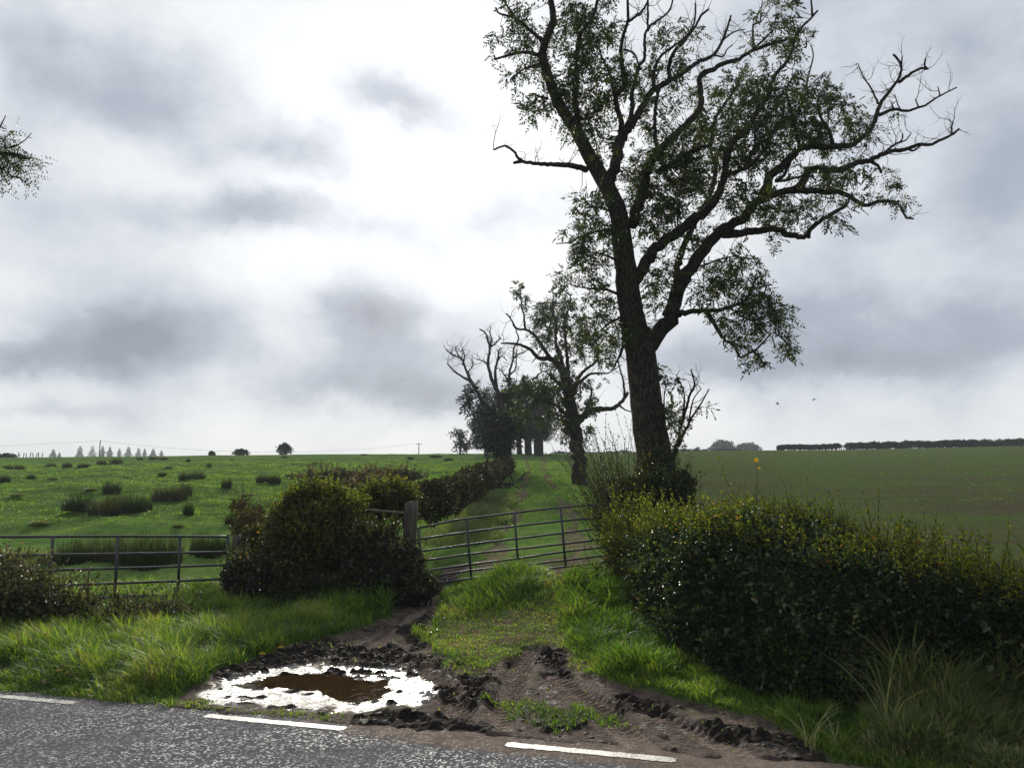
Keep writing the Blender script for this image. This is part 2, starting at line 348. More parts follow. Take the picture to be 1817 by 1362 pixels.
# ------------------------------------------------------------------ materials
class NT:
    def __init__(s, name):
        s.m = bpy.data.materials.new(name); s.m.use_nodes = True; s.t = s.m.node_tree; s.t.nodes.clear()
        s.out = s.n('ShaderNodeOutputMaterial')
    def n(s, t, **k):
        x = s.t.nodes.new(t)
        for a, b in k.items(): setattr(x, a, b)
        return x
    def put(s, i, x):
        if x is None: return
        if isinstance(x, (int, float)): i.default_value = x
        elif isinstance(x, tuple): i.default_value = (*x, 1) if len(x) == 3 and i.type == 'RGBA' else x
        else: s.t.links.new(x, i)
    def math(s, op, a, b=None, c=None, clamp=False):
        x = s.n('ShaderNodeMath', operation=op); x.use_clamp = clamp
        s.put(x.inputs[0], a); s.put(x.inputs[1], b); s.put(x.inputs[2], c); return x.outputs[0]
    def attr(s, nm): return s.n('ShaderNodeAttribute', attribute_name=nm).outputs['Fac']
    def coord(s, scale=(1, 1, 1), kind='Object', rot=(0, 0, 0)):
        m = s.n('ShaderNodeMapping'); m.inputs['Scale'].default_value = scale; m.inputs['Rotation'].default_value = rot
        s.put(m.inputs[0], s.n('ShaderNodeTexCoord').outputs[kind]); return m.outputs[0]
    def pos(s, scale=(1, 1, 1), rot=(0, 0, 0)):
        m = s.n('ShaderNodeMapping'); m.inputs['Scale'].default_value = scale; m.inputs['Rotation'].default_value = rot
        s.put(m.inputs[0], s.n('ShaderNodeNewGeometry').outputs['Position']); return m.outputs[0]
    def noise(s, vec, scale, detail=4, rough=.55, dist=0):
        x = s.n('ShaderNodeTexNoise'); s.put(x.inputs['Vector'], vec); s.put(x.inputs['Scale'], scale); s.put(x.inputs['Detail'], detail)
        s.put(x.inputs['Roughness'], rough); s.put(x.inputs['Distortion'], dist); return x.outputs[0]
    def voro(s, vec, scale, feature='F1', out='Distance', rand=1.):
        x = s.n('ShaderNodeTexVoronoi', feature=feature); s.put(x.inputs['Vector'], vec); s.put(x.inputs['Scale'], scale); s.put(x.inputs['Randomness'], rand); return x.outputs[out]
    def ramp(s, f, stops, interp='LINEAR'):
        x = s.n('ShaderNodeValToRGB'); s.put(x.inputs[0], f); c = x.color_ramp; c.interpolation = interp
        c.elements[0].position = stops[0][0]; c.elements[0].color = (*stops[0][1], 1)
        c.elements[1].position = stops[-1][0]; c.elements[1].color = (*stops[-1][1], 1)
        for p, q in stops[1:-1]: c.elements.new(p).color = (*q, 1)
        return x.outputs[0]
    def mix(s, f, a, b, blend='MIX'):
        x = s.n('ShaderNodeMix', data_type='RGBA', blend_type=blend); s.put(x.inputs[0], f); s.put(x.inputs[6], a); s.put(x.inputs[7], b); return x.outputs[2]
    def mr(s, f, a, b, c=0., d=1., sm=True):
        x = s.n('ShaderNodeMapRange'); x.interpolation_type = 'SMOOTHSTEP' if sm else 'LINEAR'
        for i, q in enumerate((f, a, b, c, d)): s.put(x.inputs[i], q)
        return x.outputs[0]
    def bump(s, h, dist, strength=1., nrm=None):
        x = s.n('ShaderNodeBump'); s.put(x.inputs['Height'], h); s.put(x.inputs['Distance'], dist); s.put(x.inputs['Strength'], strength)
        if nrm is not None: s.put(x.inputs['Normal'], nrm)
        return x.outputs[0]
    def pbr(s, col, rough=.8, nrm=None, spec=.5, metal=0., **k):
        x = s.n('ShaderNodeBsdfPrincipled'); s.put(x.inputs['Base Color'], col); s.put(x.inputs['Roughness'], rough); s.put(x.inputs['Specular IOR Level'], spec); s.put(x.inputs['Metallic'], metal)
        if nrm is not None: s.put(x.inputs['Normal'], nrm)
        for a, b in k.items(): s.put(x.inputs[a.replace('_', ' ')], b)
        return x.outputs[0]
    def end(s, sh): s.t.links.new(sh, s.out.inputs[0]); return s.m

def leaf_mat(name, stops, trans=.45, gloss=.35, rough=.4, tint=(1.25, 1.25, .55)):
    t = NT(name); c = t.ramp(t.attr('rnd'), stops)
    d = t.pbr(c, rough, spec=gloss)
    tr = t.n('ShaderNodeBsdfTranslucent'); t.put(tr.inputs[0], t.mix(1., c, tint, 'MULTIPLY'))
    m = t.n('ShaderNodeMixShader'); m.inputs[0].default_value = trans
    t.t.links.new(d, m.inputs[1]); t.t.links.new(tr.outputs[0], m.inputs[2]); return t.end(m.outputs[0])
GREEN = [(0, (.026, .055, .014)), (.35, (.085, .16, .032)), (.7, (.19, .28, .055)), (.9, (.25, .29, .07)), (.95, (.24, .19, .085)), (1, (.32, .26, .14))]
M_grass = leaf_mat('grass_blades', GREEN, .5, .16, .5, (1.5, 1.6, .5))
M_lush = leaf_mat('lush_grass_blades', [(0, (.028, .06, .014)), (.5, (.085, .16, .030)), (.92, (.16, .25, .05)), (1, (.25, .24, .08))], .5, .15, .5, (1.4, 1.6, .5))
M_tall = leaf_mat('tall_grass_blades', [(0, (.07, .11, .04)), (.5, (.15, .20, .075)), (.8, (.24, .25, .12)), (1, (.38, .32, .19))], .4, .35, .4, (1.3, 1.35, .6))
M_rush = leaf_mat('rush_stems', [(0, (.014, .030, .010)), (.5, (.04, .062, .022)), (.8, (.10, .09, .045)), (1, (.17, .12, .07))], .3, .15, .6)
M_dead = leaf_mat('dead_grass', [(0, (.05, .04, .025)), (.6, (.13, .10, .06)), (1, (.26, .21, .13))], .35, .2, .6, (1.1, 1, .7))
M_ash = leaf_mat('ash_leaves', [(0, (.014, .026, .010)), (.5, (.030, .050, .016)), (.85, (.075, .10, .026)), (1, (.16, .15, .035))], .42, .3, .45, (1.35, 1.3, .55))
M_far = leaf_mat('distant_leaves', [(0, (.011, .019, .010)), (.6, (.020, .032, .015)), (1, (.035, .047, .02))], .1, .15, .6)
M_hedge = leaf_mat('hedge_leaves', [(0, (.009, .018, .009)), (.55, (.022, .038, .016)), (.85, (.045, .07, .026)), (.97, (.10, .11, .03)), (1, (.12, .09, .04))], .25, .22, .5, (1.5, 1.6, .45))
M_sprig = leaf_mat('hedge_sprig_leaves', [(0, (.02, .045, .015)), (.5, (.05, .085, .03)), (.9, (.09, .12, .045)), (1, (.16, .12, .06))], .25, .35, .42, (1.4, 1.5, .5))
M_shoot = leaf_mat('young_hedge_leaves', [(0, (.05, .08, .015)), (.5, (.12, .16, .028)), (.88, (.20, .23, .04)), (.97, (.30, .25, .03)), (1, (.28, .11, .03))], .5, .15, .4, (1.5, 1.5, .5))  # yellowish young leaves, colour brightened so hedge and bush tops look sunlit
M_bush = leaf_mat('hawthorn_leaves', [(0, (.016, .026, .009)), (.5, (.05, .068, .02)), (.8, (.105, .115, .03)), (.95, (.17, .15, .04)), (1, (.28, .16, .04))], .32, .3, .5, (1.5, 1.5, .5))
M_bramble = leaf_mat('bramble_leaves', [(0, (.014, .022, .010)), (.5, (.035, .045, .02)), (.8, (.07, .07, .035)), (1, (.16, .11, .06))], .22, .5, .42, (1.3, 1.2, .6))
M_weed = leaf_mat('nettle_leaves', [(0, (.03, .04, .018)), (.5, (.075, .09, .035)), (.85, (.14, .14, .06)), (1, (.22, .16, .10))], .35, .3, .45, (1.3, 1.3, .6))
M_lane = leaf_mat('lane_hedge_leaves', [(0, (.014, .020, .009)), (.5, (.035, .042, .018)), (.85, (.07, .07, .03)), (1, (.13, .09, .05))], .25, .2, .5, (1.3, 1.2, .6))
M_rust = leaf_mat('rusty_seedheads', [(0, (.06, .025, .015)), (1, (.18, .07, .035))], .25, .2, .6, (1.1, .8, .6))
M_yel = leaf_mat('yellow_leaf', [(0, (.65, .45, .02)), (1, (.6, .28, .03))], .5, .3, .4, (1.2, 1.1, .5))

def bark_mat(name, dark, light, sc=1., moss=0.):
    t = NT(name); p = t.pos((14 * sc, 14 * sc, 2.4 * sc)); n = t.noise(p, 1.6, 6, .65, 1.2); wv = t.n('ShaderNodeVectorMath', operation='ADD'); t.put(wv.inputs[0], t.pos((17 * sc, 17 * sc, 3.0 * sc))); nv = t.n('ShaderNodeTexNoise'); t.put(nv.inputs['Vector'], t.pos((1, 1, .5))); nv.inputs['Scale'].default_value = 9 * sc; t.put(wv.inputs[1], nv.outputs['Color']); v = t.voro(wv.outputs[0], 1.3, 'DISTANCE_TO_EDGE')
    h = t.math('ADD', t.math('MULTIPLY', n, .6), t.math('MULTIPLY', t.mr(v, 0, .25), .6))
    c = t.ramp(h, [(.3, dark), (1.05, light)])
    if moss: c = t.mix(t.math('MULTIPLY', t.mr(t.noise(t.pos((1, 1, 1)), 2.2, 4), .45, .7), moss), c, (.06, .08, .03))
    return t.end(t.pbr(c, .9, t.bump(h, .035 / sc, 1.), .2))
M_bark = bark_mat('ash_bark', (.018, .014, .011), (.10, .082, .065), 1., .3)
M_bark2 = bark_mat('fine_bark', (.02, .017, .014), (.075, .062, .05), 1.5)
M_deadwood = bark_mat('dead_wood', (.035, .03, .027), (.12, .105, .09), 1.5)
def post_mat():
    t = NT('weathered_wood'); n = t.noise(t.pos((28, 28, 2.5)), 1.5, 6, .6, .8)
    c = t.ramp(n, [(.3, (.035, .028, .022)), (.75, (.17, .14, .11))]); return t.end(t.pbr(c, .85, t.bump(n, .012), .25))
M_wood = post_mat()
def steel_mat():
    t = NT('galvanised_steel'); n = t.noise(t.pos((1, 1, 1)), 6, 5, .6); r = t.noise(t.pos((3, 3, 3)), 9, 4)
    c = t.ramp(n, [(.3, (.028, .031, .036)), (.6, (.062, .066, .072))]); c = t.mix(t.mr(r, .54, .66), c, (.085, .045, .03))
    return t.end(t.pbr(c, t.mr(n, .3, .7, .4, .65), t.bump(r, .002), .5, t.mr(r, .54, .66, .15, .0)))
M_steel = steel_mat()
def rock_mat():
    t = NT('sandstone'); n = t.noise(t.pos((1, 1, 1)), 14, 6, .6); c = t.ramp(n, [(.3, (.13, .09, .065)), (.7, (.33, .25, .19))]); return t.end(t.pbr(c, .9, t.bump(n, .04), .15))
M_rock = rock_mat()
def plain(name, c, rough=.7, metal=0.):
    t = NT(name); n = t.noise(t.pos((1, 1, 1)), 30, 3); return t.end(t.pbr(t.mix(t.math('MULTIPLY', n, .5), c, tuple(k * .5 for k in c)), rough, None, .4, metal))
M_bird = plain('bird_feathers', (.02, .02, .022), .6); M_wire = plain('wire', (.12, .12, .12), .5)

def ground_mat():
    t = NT('pasture_and_mud'); p = t.pos((1, 1, 1))
    mud, worn, rut, wet = (t.attr(k) for k in ('mud', 'worn', 'rut', 'wet'))
    # grass seen from far
    n1 = t.noise(p, .35, 5, .6); n2 = t.noise(t.pos((1.6, .7, 1)), 1.6, 6, .65); n3 = t.noise(t.pos((2.2, .9, 1)), 6, 5, .7)
    g = t.math('ADD', t.math('MULTIPLY', n1, .35), t.math('ADD', t.math('MULTIPLY', n2, .4), t.math('MULTIPLY', n3, .35)))
    gc_ = t.ramp(g, [(.34, (.024, .044, .014)), (.45, (.054, .102, .028)), (.54, (.090, .158, .040)), (.64, (.132, .200, .048)), (.8, (.16, .19, .06))])
    soil = t.ramp(t.noise(p, 11, 6, .65), [(.3, (.035, .027, .02)), (.7, (.12, .088, .062))])
    m1 = t.noise(p, 5, 6, .62); m2 = t.noise(p, 26, 5, .7)
    mudc = t.ramp(t.math('ADD', t.math('MULTIPLY', m1, .65), t.math('MULTIPLY', m2, .35)), [(.38, (.035, .026, .021)), (.46, (.11, .08, .064)), (.54, (.185, .139, .113)), (.66, (.26, .20, .168))])
    mudc = t.mix(t.mr(t.attr('trd'), .4, .9, 0, .7), mudc, (.33, .25, .205))
    mudc = t.mix(t.mr(t.math('ADD', t.attr('clod'), t.math('MULTIPLY', t.math('SUBTRACT', m2, .5), 1.2)), .18, .45, 0, .93), mudc, (.022, .017, .014))
    sep = t.n('ShaderNodeSeparateXYZ'); t.put(sep.inputs[0], p)
    nearm = t.mr(sep.outputs[1], 9, 19, 1, 0)
    c = t.mix(t.math('MULTIPLY', nearm, .75), gc_, t.mix(.45, soil, (.03, .05, .012)))
    wn_ = t.math('MULTIPLY', worn, t.mr(t.noise(p, 4, 5, .7), .42, .58))
    c = t.mix(wn_, c, t.mix(.5, mudc, (.12, .09, .05)))
    c = t.mix(t.mr(rut, .35, .8, 0, .8), c, t.mix(.5, mudc, (.12, .088, .065)))
    mm = t.mr(t.math('ADD', mud, t.math('MULTIPLY', t.math('SUBTRACT', m2, .5), .9)), .3, .6)
    c = t.mix(mm, c, mudc)
    wetm = t.mr(wet, .35, 1.)
    damp = t.mr(wet, .1, .6)
    c = t.mix(t.math('MULTIPLY', damp, .55), c, (.05, .036, .026))
    rough = t.mix(mm, (.9, .9, .9), t.mix(t.mr(m1, .38, .46), (.55, .55, .55), (.9, .9, .9)))
    rough = t.mix(wetm, rough, t.ramp(m2, [(.35, (.12, .12, .12)), (.7, (.27, .27, .27))]))
    rut_wet = t.mr(rut, .8, 1); rough = t.mix(rut_wet, rough, (.6, .6, .6))
    b1 = t.bump(t.math('ADD', t.noise(t.pos((1, 1, 1)), 30, 7, .75), t.math('MULTIPLY', t.voro(t.pos((1, 1, 1)), 38, 'F1'), .5)), .07, t.math('ADD', .25, t.math('MULTIPLY', mm, t.mr(wet, .4, .9, .75, .06))))
    b2 = t.bump(t.noise(t.pos((1.6, 1, 1)), 5.5, 6, .7), .22, t.mr(sep.outputs[1], 10, 30, .0, .8), b1)
    spec = t.math('ADD', t.mr(wet, .3, .9, .0, .85), t.math('MULTIPLY', mm, .1))
    return t.end(t.pbr(c, rough, b2, spec, Coat_Weight=t.math('MULTIPLY', wetm, .9), Coat_Roughness=.16))
M_ground = ground_mat()
def crop_mat():
    t = NT('sown_field'); p = t.pos((1, 1, 1)); a = R(-9)
    rows = t.noise(t.pos((.06, 1.1, 1), (0, 0, a)), 1.4, 5, .7); n = t.noise(p, .12, 4); n2 = t.noise(t.pos((.9, 2, 1)), 3.2, 6, .7); n3 = t.noise(t.pos((1, 2, 1)), 11, 4, .7)
    soil = t.ramp(n3, [(.3, (.040, .036, .022)), (.7, (.125, .11, .07))])
    k = t.math('ADD', t.math('MULTIPLY', rows, .7), t.math('ADD', t.math('MULTIPLY', n, .35), t.math('MULTIPLY', n2, .25)))
    sep = t.n('ShaderNodeSeparateXYZ'); t.put(sep.inputs[0], p)
    far = t.mr(sep.outputs[1], 20, 80, 0, .55)
    f = t.math('ADD', t.mr(k, .58, .74, 0, .9), far, clamp=True)
    c = t.mix(f, soil, t.ramp(n2, [(.3, (.050, .078, .026)), (.7, (.105, .145, .044))]))
    c = t.mix(t.mr(n2, .63, .72, 0, .8), c, (.03, .025, .016))
    return t.end(t.pbr(c, .95, t.bump(t.math('ADD', n2, n3), .15, .8), .0))
M_crop = crop_mat()
def road_mat():
    t = NT('worn_asphalt'); p = t.pos((1, 1, 1))
    wp = t.n('ShaderNodeVectorMath', operation='ADD'); t.put(wp.inputs[0], p); sc = t.n('ShaderNodeVectorMath', operation='SCALE')
    nn = t.n('ShaderNodeTexNoise'); t.put(nn.inputs['Vector'], p); nn.inputs['Scale'].default_value = 60; t.put(sc.inputs[0], nn.outputs['Color']); sc.inputs['Scale'].default_value = .012
    t.put(wp.inputs[1], sc.outputs[0])
    cid = t.voro(wp.outputs[0], 66, 'F1', 'Color'); d = t.voro(wp.outputs[0], 66, 'F1', 'Distance'); e = t.voro(wp.outputs[0], 66, 'DISTANCE_TO_EDGE')
    s = t.n('ShaderNodeSeparateColor'); t.put(s.inputs[0], cid)
    big = t.noise(p, 1.3, 5, .6); mid = t.noise(p, 7, 4, .6)
    chip = t.math('MULTIPLY', t.mr(s.outputs[0], .66, .74), t.mr(e, .03, .10))
    chip = t.math('MULTIPLY', chip, t.mr(t.math('ADD', big, t.math('MULTIPLY', mid, .5)), .55, .85, .25, 1))
    base = t.ramp(mid, [(.3, (.082, .083, .088)), (.7, (.125, .126, .131))])
    c = t.mix(chip, base, t.ramp(s.outputs[1], [(0, (.15, .15, .15)), (.5, (.29, .29, .28)), (1, (.52, .51, .49))]))
    grit = t.noise(p, 180, 3, .7); c = t.mix(t.mr(grit, .6, .72, 0, .6), c, (.012, .012, .014))
    edge = t.attr('edge'); dirt = t.math('MULTIPLY', t.mr(t.math('ADD', edge, t.math('MULTIPLY', t.math('SUBTRACT', t.noise(p, 9, 5, .7), .5), 1.1)), .35, .8), .85)
    c = t.mix(dirt, c, t.ramp(mid, [(.3, (.11, .085, .066)), (.7, (.20, .155, .125))]))
    ht = t.math('ADD', t.math('MULTIPLY', chip, t.math('ADD', .3, s.outputs[2])), t.math('MULTIPLY', grit, .5))
    r = t.mix(chip, (.85, .85, .85), t.mix(s.outputs[2], (.45, .45, .45), (.8, .8, .8)))
    r = t.mix(dirt, r, (.8, .8, .8))
    ct = t.n('ShaderNodeVectorMath', operation='SUBTRACT'); t.put(ct.inputs[0], cid); ct.inputs[1].default_value = (.5, .5, .5)
    sk = t.n('ShaderNodeVectorMath', operation='SCALE'); t.put(sk.inputs[0], ct.outputs[0]); t.put(sk.inputs['Scale'], t.math('MULTIPLY', chip, .22))
    ad = t.n('ShaderNodeVectorMath', operation='ADD'); t.put(ad.inputs[0], t.bump(ht, .002, .6)); t.put(ad.inputs[1], sk.outputs[0])
    nz = t.n('ShaderNodeVectorMath', operation='NORMALIZE'); t.put(nz.inputs[0], ad.outputs[0])
    return t.end(t.pbr(c, r, nz.outputs[0], t.math('MULTIPLY', chip, .12)))
M_road = road_mat()
def paint_mat():
    t = NT('road_paint'); p = t.pos((1, 1, 1)); n = t.noise(p, 40, 5, .7); n2 = t.noise(p, 6, 4)
    c = t.mix(t.mr(t.math('ADD', n, t.math('MULTIPLY', n2, .4)), .64, .80), (.56, .54, .48), (.15, .14, .12))
    return t.end(t.pbr(c, .5, t.bump(n, .004), .5))
M_paint = paint_mat()
def water_mat():
    t = NT('muddy_water'); n = t.noise(t.pos((1, 1, 1)), 9, 3)
    sc_ = t.voro(t.pos((1, 1, 1)), 30, 'F1'); fl = t.mr(sc_, .05, .08, 1, 0); fl = t.math('MULTIPLY', fl, t.mr(t.noise(t.pos((1, 1, 1)), 4, 2), .5, .6))
    c = t.mix(fl, t.ramp(n, [(.3, (.020, .011, .004)), (.7, (.050, .027, .010))]), (.5, .45, .38))
    return t.end(t.pbr(c, .04, t.bump(n, .004), .35, IOR=1.33))
M_water = water_mat()

# ------------------------------------------------------------------ ground sheets
def grow(a, b, step, lo, hi, f):
    m = list(np.arange(a, b, step)); s = step; x = m[-1]; 
    while x < hi: s *= f; x += s; m.append(x)
    s = step; x = a; l = []
    while x > lo: s *= f; x -= s; l.append(x)
    return np.array(l[::-1] + m)
gx = grow(-4.2, 4.6, .024, -900, 900, 1.055); gy = grow(4.3, 9.4, .024, -40, 950, 1.034)
XX, YY = np.meshgrid(gx, gy); zf, mudA, wornA, rutA, wetA, trdA, clodA = [a.ravel() for a in ground_detail(XX.ravel(), YY.ravel())]
nx, ny = len(gx), len(gy)
q = (np.arange(ny - 1)[:, None] * nx + np.arange(nx - 1)[None]).ravel(); Q = np.stack([q, q + 1, q + nx + 1, q + nx], -1)
VV = np.stack([XX.ravel(), YY.ravel(), zf], -1)
def sheet_normals():
    Zg = zf.reshape(ny, nx); dzx = np.gradient(Zg, gx, axis=1); dzy = np.gradient(Zg, gy, axis=0)
    return unit(np.stack([-dzx.ravel(), -dzy.ravel(), np.ones(nx * ny)], -1))
NN = sheet_normals()
fcx, fcy = VV[Q].mean(1)[:, 0], VV[Q].mean(1)[:, 1]
is_crop = (fcx > crop_edge(fcy)) & (fcy > 7.2) & (rs(fcx, fcy) > 2.2)
is_track = (mudA[Q].mean(1) > .5) & (fcy < 16) & ~is_crop
def sub_sheet(sel, name, mat):
    F = Q[sel]; ids, inv = np.unique(F, return_inverse=True); mb = MB(); mb.add(VV[ids], inv.reshape(-1, 4))
    o = mb.build(name, mat, smooth=True, attrs=dict(mud=mudA[ids], worn=wornA[ids], rut=rutA[ids], wet=wetA[ids], trd=trdA[ids], clod=clodA[ids]))
    o.data.normals_split_custom_set_from_vertices([tuple(v) for v in NN[ids]])
    return tag(o, kind='structure')
tag(sub_sheet(~is_crop & ~is_track, 'pasture_ground', M_ground), 'green pasture, verge and grassy lane ground')
tag(sub_sheet(is_track, 'muddy_track', M_ground), 'churned brown mud with tyre tracks between road and gate')
tag(sub_sheet(is_crop, 'crop_field', M_crop), 'bare brown and green sown field behind the hedge')
def gz(x, y): return ground_detail(np.atleast_1d(np.asarray(x, float)), np.atleast_1d(np.asarray(y, float)))[0]

# road and its dashes
mb = MB(); la = np.linspace(-60, 60, 241); lb = np.concatenate([np.linspace(-7.5, -1.2, 12), np.linspace(-1.0, .35, 18)])
A_, B_ = np.meshgrid(la, lb); px_ = EA[0] + A_ * ET[0] + B_ * EN[0]; py_ = EA[1] + A_ * ET[1] + B_ * EN[1]
camber = -.02 * (B_ / 6) ** 2 * 0
qq = (np.arange(len(lb) - 1)[:, None] * len(la) + np.arange(len(la) - 1)[None]).ravel()
mb.add(np.stack([px_.ravel(), py_.ravel(), np.zeros(px_.size)], -1), np.stack([qq, qq + 1, qq + len(la) + 1, qq + len(la)], -1))
xw = A_.ravel() * ET[0] + EA[0]
edgeA = sst(B_.ravel(), -.55, .0) * (.45 + .75 * sst(xw, -2.2, .2))
road = tag(mb.build('road', M_road, attrs=dict(edge=edgeA)), 'grey chip asphalt country road', kind='structure')
DASH = [((-110, 1224), (134, 1247)), ((362, 1270), (614, 1292)), ((898, 1320), (1200, 1346)), ((1560, 1384), (1900, 1420))]
d0 = Z0(*DASH[1][0]); d1 = Z0(*DASH[1][1]); dl = float(np.dot(d1 - d0, ET)); dn = rs(*((d0 + d1) / 2))
for a, b in DASH:
    pa, pb = Z0(*a), Z0(*b); ta = float(np.dot(pa - EA, ET)); tb = float(np.dot(pb - EA, ET)); mb = MB()
    n = 40; t = np.linspace(ta, tb, n); w = .05 + rng.normal(size=(2, n)) * .0045; w[:, 0] *= .7; w[:, -1] *= .7
    top = np.stack([EA[0] + t * ET[0] + (dn + w[0]) * EN[0], EA[1] + t * ET[1] + (dn + w[0]) * EN[1], np.full(n, .004)], -1)
    bot = np.stack([EA[0] + t * ET[0] + (dn - w[1]) * EN[0], EA[1] + t * ET[1] + (dn - w[1]) * EN[1], np.full(n, .004)], -1)
    i = np.arange(n - 1); mb.add(np.vstack([bot, top]), np.stack([i, i + 1, i + 1 + n, i + n], -1))
    mb.build('painted_dash', M_paint, road)
# puddle
c0 = CORE.mean(0); mb = MB(); m_ = 48
an = np.arange(m_) * 2 * math.pi / m_
ex_ = RING - RING.mean(0); ra = np.array([np.interp(0, [0], [1])] * m_)
cen = RING.mean(0); V = [(cen[0], cen[1], -.010)]
for a in an: V.append((cen[0] + math.cos(a) * 1.15, cen[1] + math.sin(a) * .95, -.010))
mb.add(V, None, [(0, 1 + i, 1 + (i + 1) % m_) for i in range(m_)])
tag(mb.build('puddle', M_water), 'brown puddle water beside the road', kind='structure')

# ------------------------------------------------------------------ woody plants
def px2m(r, Y): return r * Y / FPX
class Tree:
    """limbs traced as polylines; twigs and leaves grow from them in three dimensions"""
    def __init__(s, Y0, root, bark, k=8):
        s.Y0 = Y0; s.k = k; s.root = root; s.bark = bark; s.skel = []; s.limbs = []; s.spread = 1.
    def trace(s, pts, r0, r1, dd=0., y=None, rough=.12, name='limb'):
        pts = np.array([p[:2] for p in pts], float); n = len(pts)
        if y is None:
            y = s.Y0
            if s.skel:
                A = np.array(s.skel); d = np.hypot(A[:, 0] - pts[0, 0], A[:, 1] - pts[0, 1]); y = A[d.argmin(), 2]
        seg = np.concatenate([[0], np.cumsum(np.hypot(*np.diff(pts, axis=0).T))]); t = seg / seg[-1]
        Y = y + dd * t + (np.sin(t * 9 + rng.random() * 6) * .10 * (s.Y0 / 17) * min(1, seg[-1] / 150)) * (t > .05)
        rr = r0 + (r1 - r0) * t ** .8
        W3 = np.array([P(pts[i, 0], pts[i, 1], Y[i]) for i in range(n)]); rad = np.array([px2m(rr[i], Y[i]) for i in range(n)])
        W3, rad = smooth_line(W3, rad, max(.07, px2m(r0, s.Y0) * .7)); m = len(W3)
        if m > 4: W3[1:-1] += rng.normal(size=(m - 2, 3)) * rad[1:-1, None] * (.16 if r0 < 20 else .03)
        U = np.interp(np.linspace(0, seg[-1], m), seg, pts[:, 0]); Vv = np.interp(np.linspace(0, seg[-1], m), seg, pts[:, 1]); YY_ = np.interp(np.linspace(0, seg[-1], m), seg, Y)
        s.skel += [(U[i], Vv[i], YY_[i], W3[i, 0], W3[i, 1], W3[i, 2], rad[i]) for i in range(m)]
        mb = MB(); tube(mb, W3, rad, (s.k if r0 < 20 else 24) if r0 > 3 else 5, rough if r0 < 20 else rough * .5); s.limbs.append((mb, name)); return W3
    def bare_twigs(s, n, umin=-1e9, vmax=1e9, L=(.4, 1.1), thick=.012, fn=None, up=.5):
        A = np.array(s.skel); mb = MB()
        ok = A[(A[:, 6] < .09 * s.Y0 / 17 * 1.4) & (A[:, 0] > umin) & (A[:, 1] < vmax)]
        if fn is not None: ok = ok[[bool(fn(a[0], a[1])) for a in ok]]
        if not len(ok): return
        for i in rng.integers(0, len(ok), n):
            grow_twig(mb, ok[i, 3:6], rdir(1, up)[0], rng.uniform(*L), thick, 2)
        s.limbs.append((mb, 'twigs'))
    def leaf(s, clumps, mat, per=7, pairs=4, ll=.075, L=(.25, .55), leafscale=1., quad=True):
        A = np.array(s.skel); tw = MB(); lf = MB(); RP, RA, RL = [], [], []
        for (u, v, ru, rv, n) in clumps:
            for _ in range(int(n)):
                while True:
                    a, b = rng.uniform(-1, 1, 2)
                    if a * a + b * b < 1: break
                uu, vv = u + a * ru, v + b * rv
                d = np.hypot(A[:, 0] - uu, A[:, 1] - vv) + rng.random(len(A)) * 14; j = d.argmin()
                Y = A[j, 2] + rng.normal() * .55 * s.Y0 / 17 * s.spread
                b0 = P(uu, vv, Y); src = A[j, 3:6]; dist = np.linalg.norm(b0 - src)
                if dist < 2.4 * s.Y0 / 17:
                    mid = (src + b0) / 2 + rng.normal(size=3) * dist * .12 + [0, 0, dist * .06]
                    pl, pr = smooth_line([src, mid, b0], [.012 * s.Y0 / 17 + .004, .008 * s.Y0 / 17, .004 * s.Y0 / 17], max(.1, dist / 5)); tube(tw, pl, pr, 3, cap=False)
                dr = unit((b0 - src) * .7 / (dist + .1) + rng.normal(size=3) * .6 + [0, 0, .25]); Ls = rng.uniform(*L)
                tube(tw, [b0, b0 + dr * Ls * .5 + [0, 0, .02], b0 + dr * Ls], [.005 * s.Y0 / 17, .004 * s.Y0 / 17, .003], 3, cap=False)
                k = per + rng.integers(-2, 3); t = rng.random(k) ** .7
                RP.append(b0 + dr * Ls * t[:, None]); ad = unit(dr * .6 + rng.normal(size=(k, 3)) * .8); ad[:, 2] -= .15; RA.append(unit(ad)); RL.append(rng.uniform(.16, .28, k) * leafscale)
        RP = np.concatenate(RP); RA = np.concatenate(RA); RL = np.concatenate(RL); n = len(RP)
        sd_ = unit(np.cross(RA, rng.normal(size=(n, 3)) + [0, 0, 1.2])); rr = rng.random(n) * .75
        PP, AA, LL, QQ = [], [], [], []
        for j in range(pairs):
            t = .3 + .6 * j / max(1, pairs - 1); base = RP + RA * (RL * t)[:, None]; base[:, 2] -= RL * t * t * .25
            for sg in (-1, 1):
                PP.append(base); AA.append(unit(RA * .55 + sd_ * sg + [0, 0, -.15])); LL.append(ll * leafscale * (1 - .25 * abs(t - .55)) * rng.uniform(.8, 1.15, n)); QQ.append(rr + rng.random(n) * .25)
        e = RP + RA * RL[:, None]; e[:, 2] -= RL * .25; PP.append(e); AA.append(RA + [0, 0, -.3]); LL.append(np.full(n, ll * leafscale)); QQ.append(rr)
        PP = np.concatenate(PP); leaves(lf, PP, np.concatenate(AA), np.concatenate(LL), np.concatenate(LL) * .40, np.concatenate(QQ), hexa=False)
        s.limbs.append((tw, 'twigs')); s.foliage = lf; s.fmat = mat; return n
    def finish(s):
        tw = MB()
        for mb, nm in s.limbs:
            if nm == 'twigs':
                k = 0
                if mb.n: tw.v += mb.v; tw.r += mb.r; tw.f += [f + tw.n for f in mb.f]; tw.n += mb.n
            elif mb.n: mb.build(nm, s.bark, s.root, smooth=True)
        if tw.n: tag(tw.build('twigs', s.bark, s.root), kind='stuff')
        if hasattr(s, 'foliage'): s.foliage.build('foliage', s.fmat, s.root)
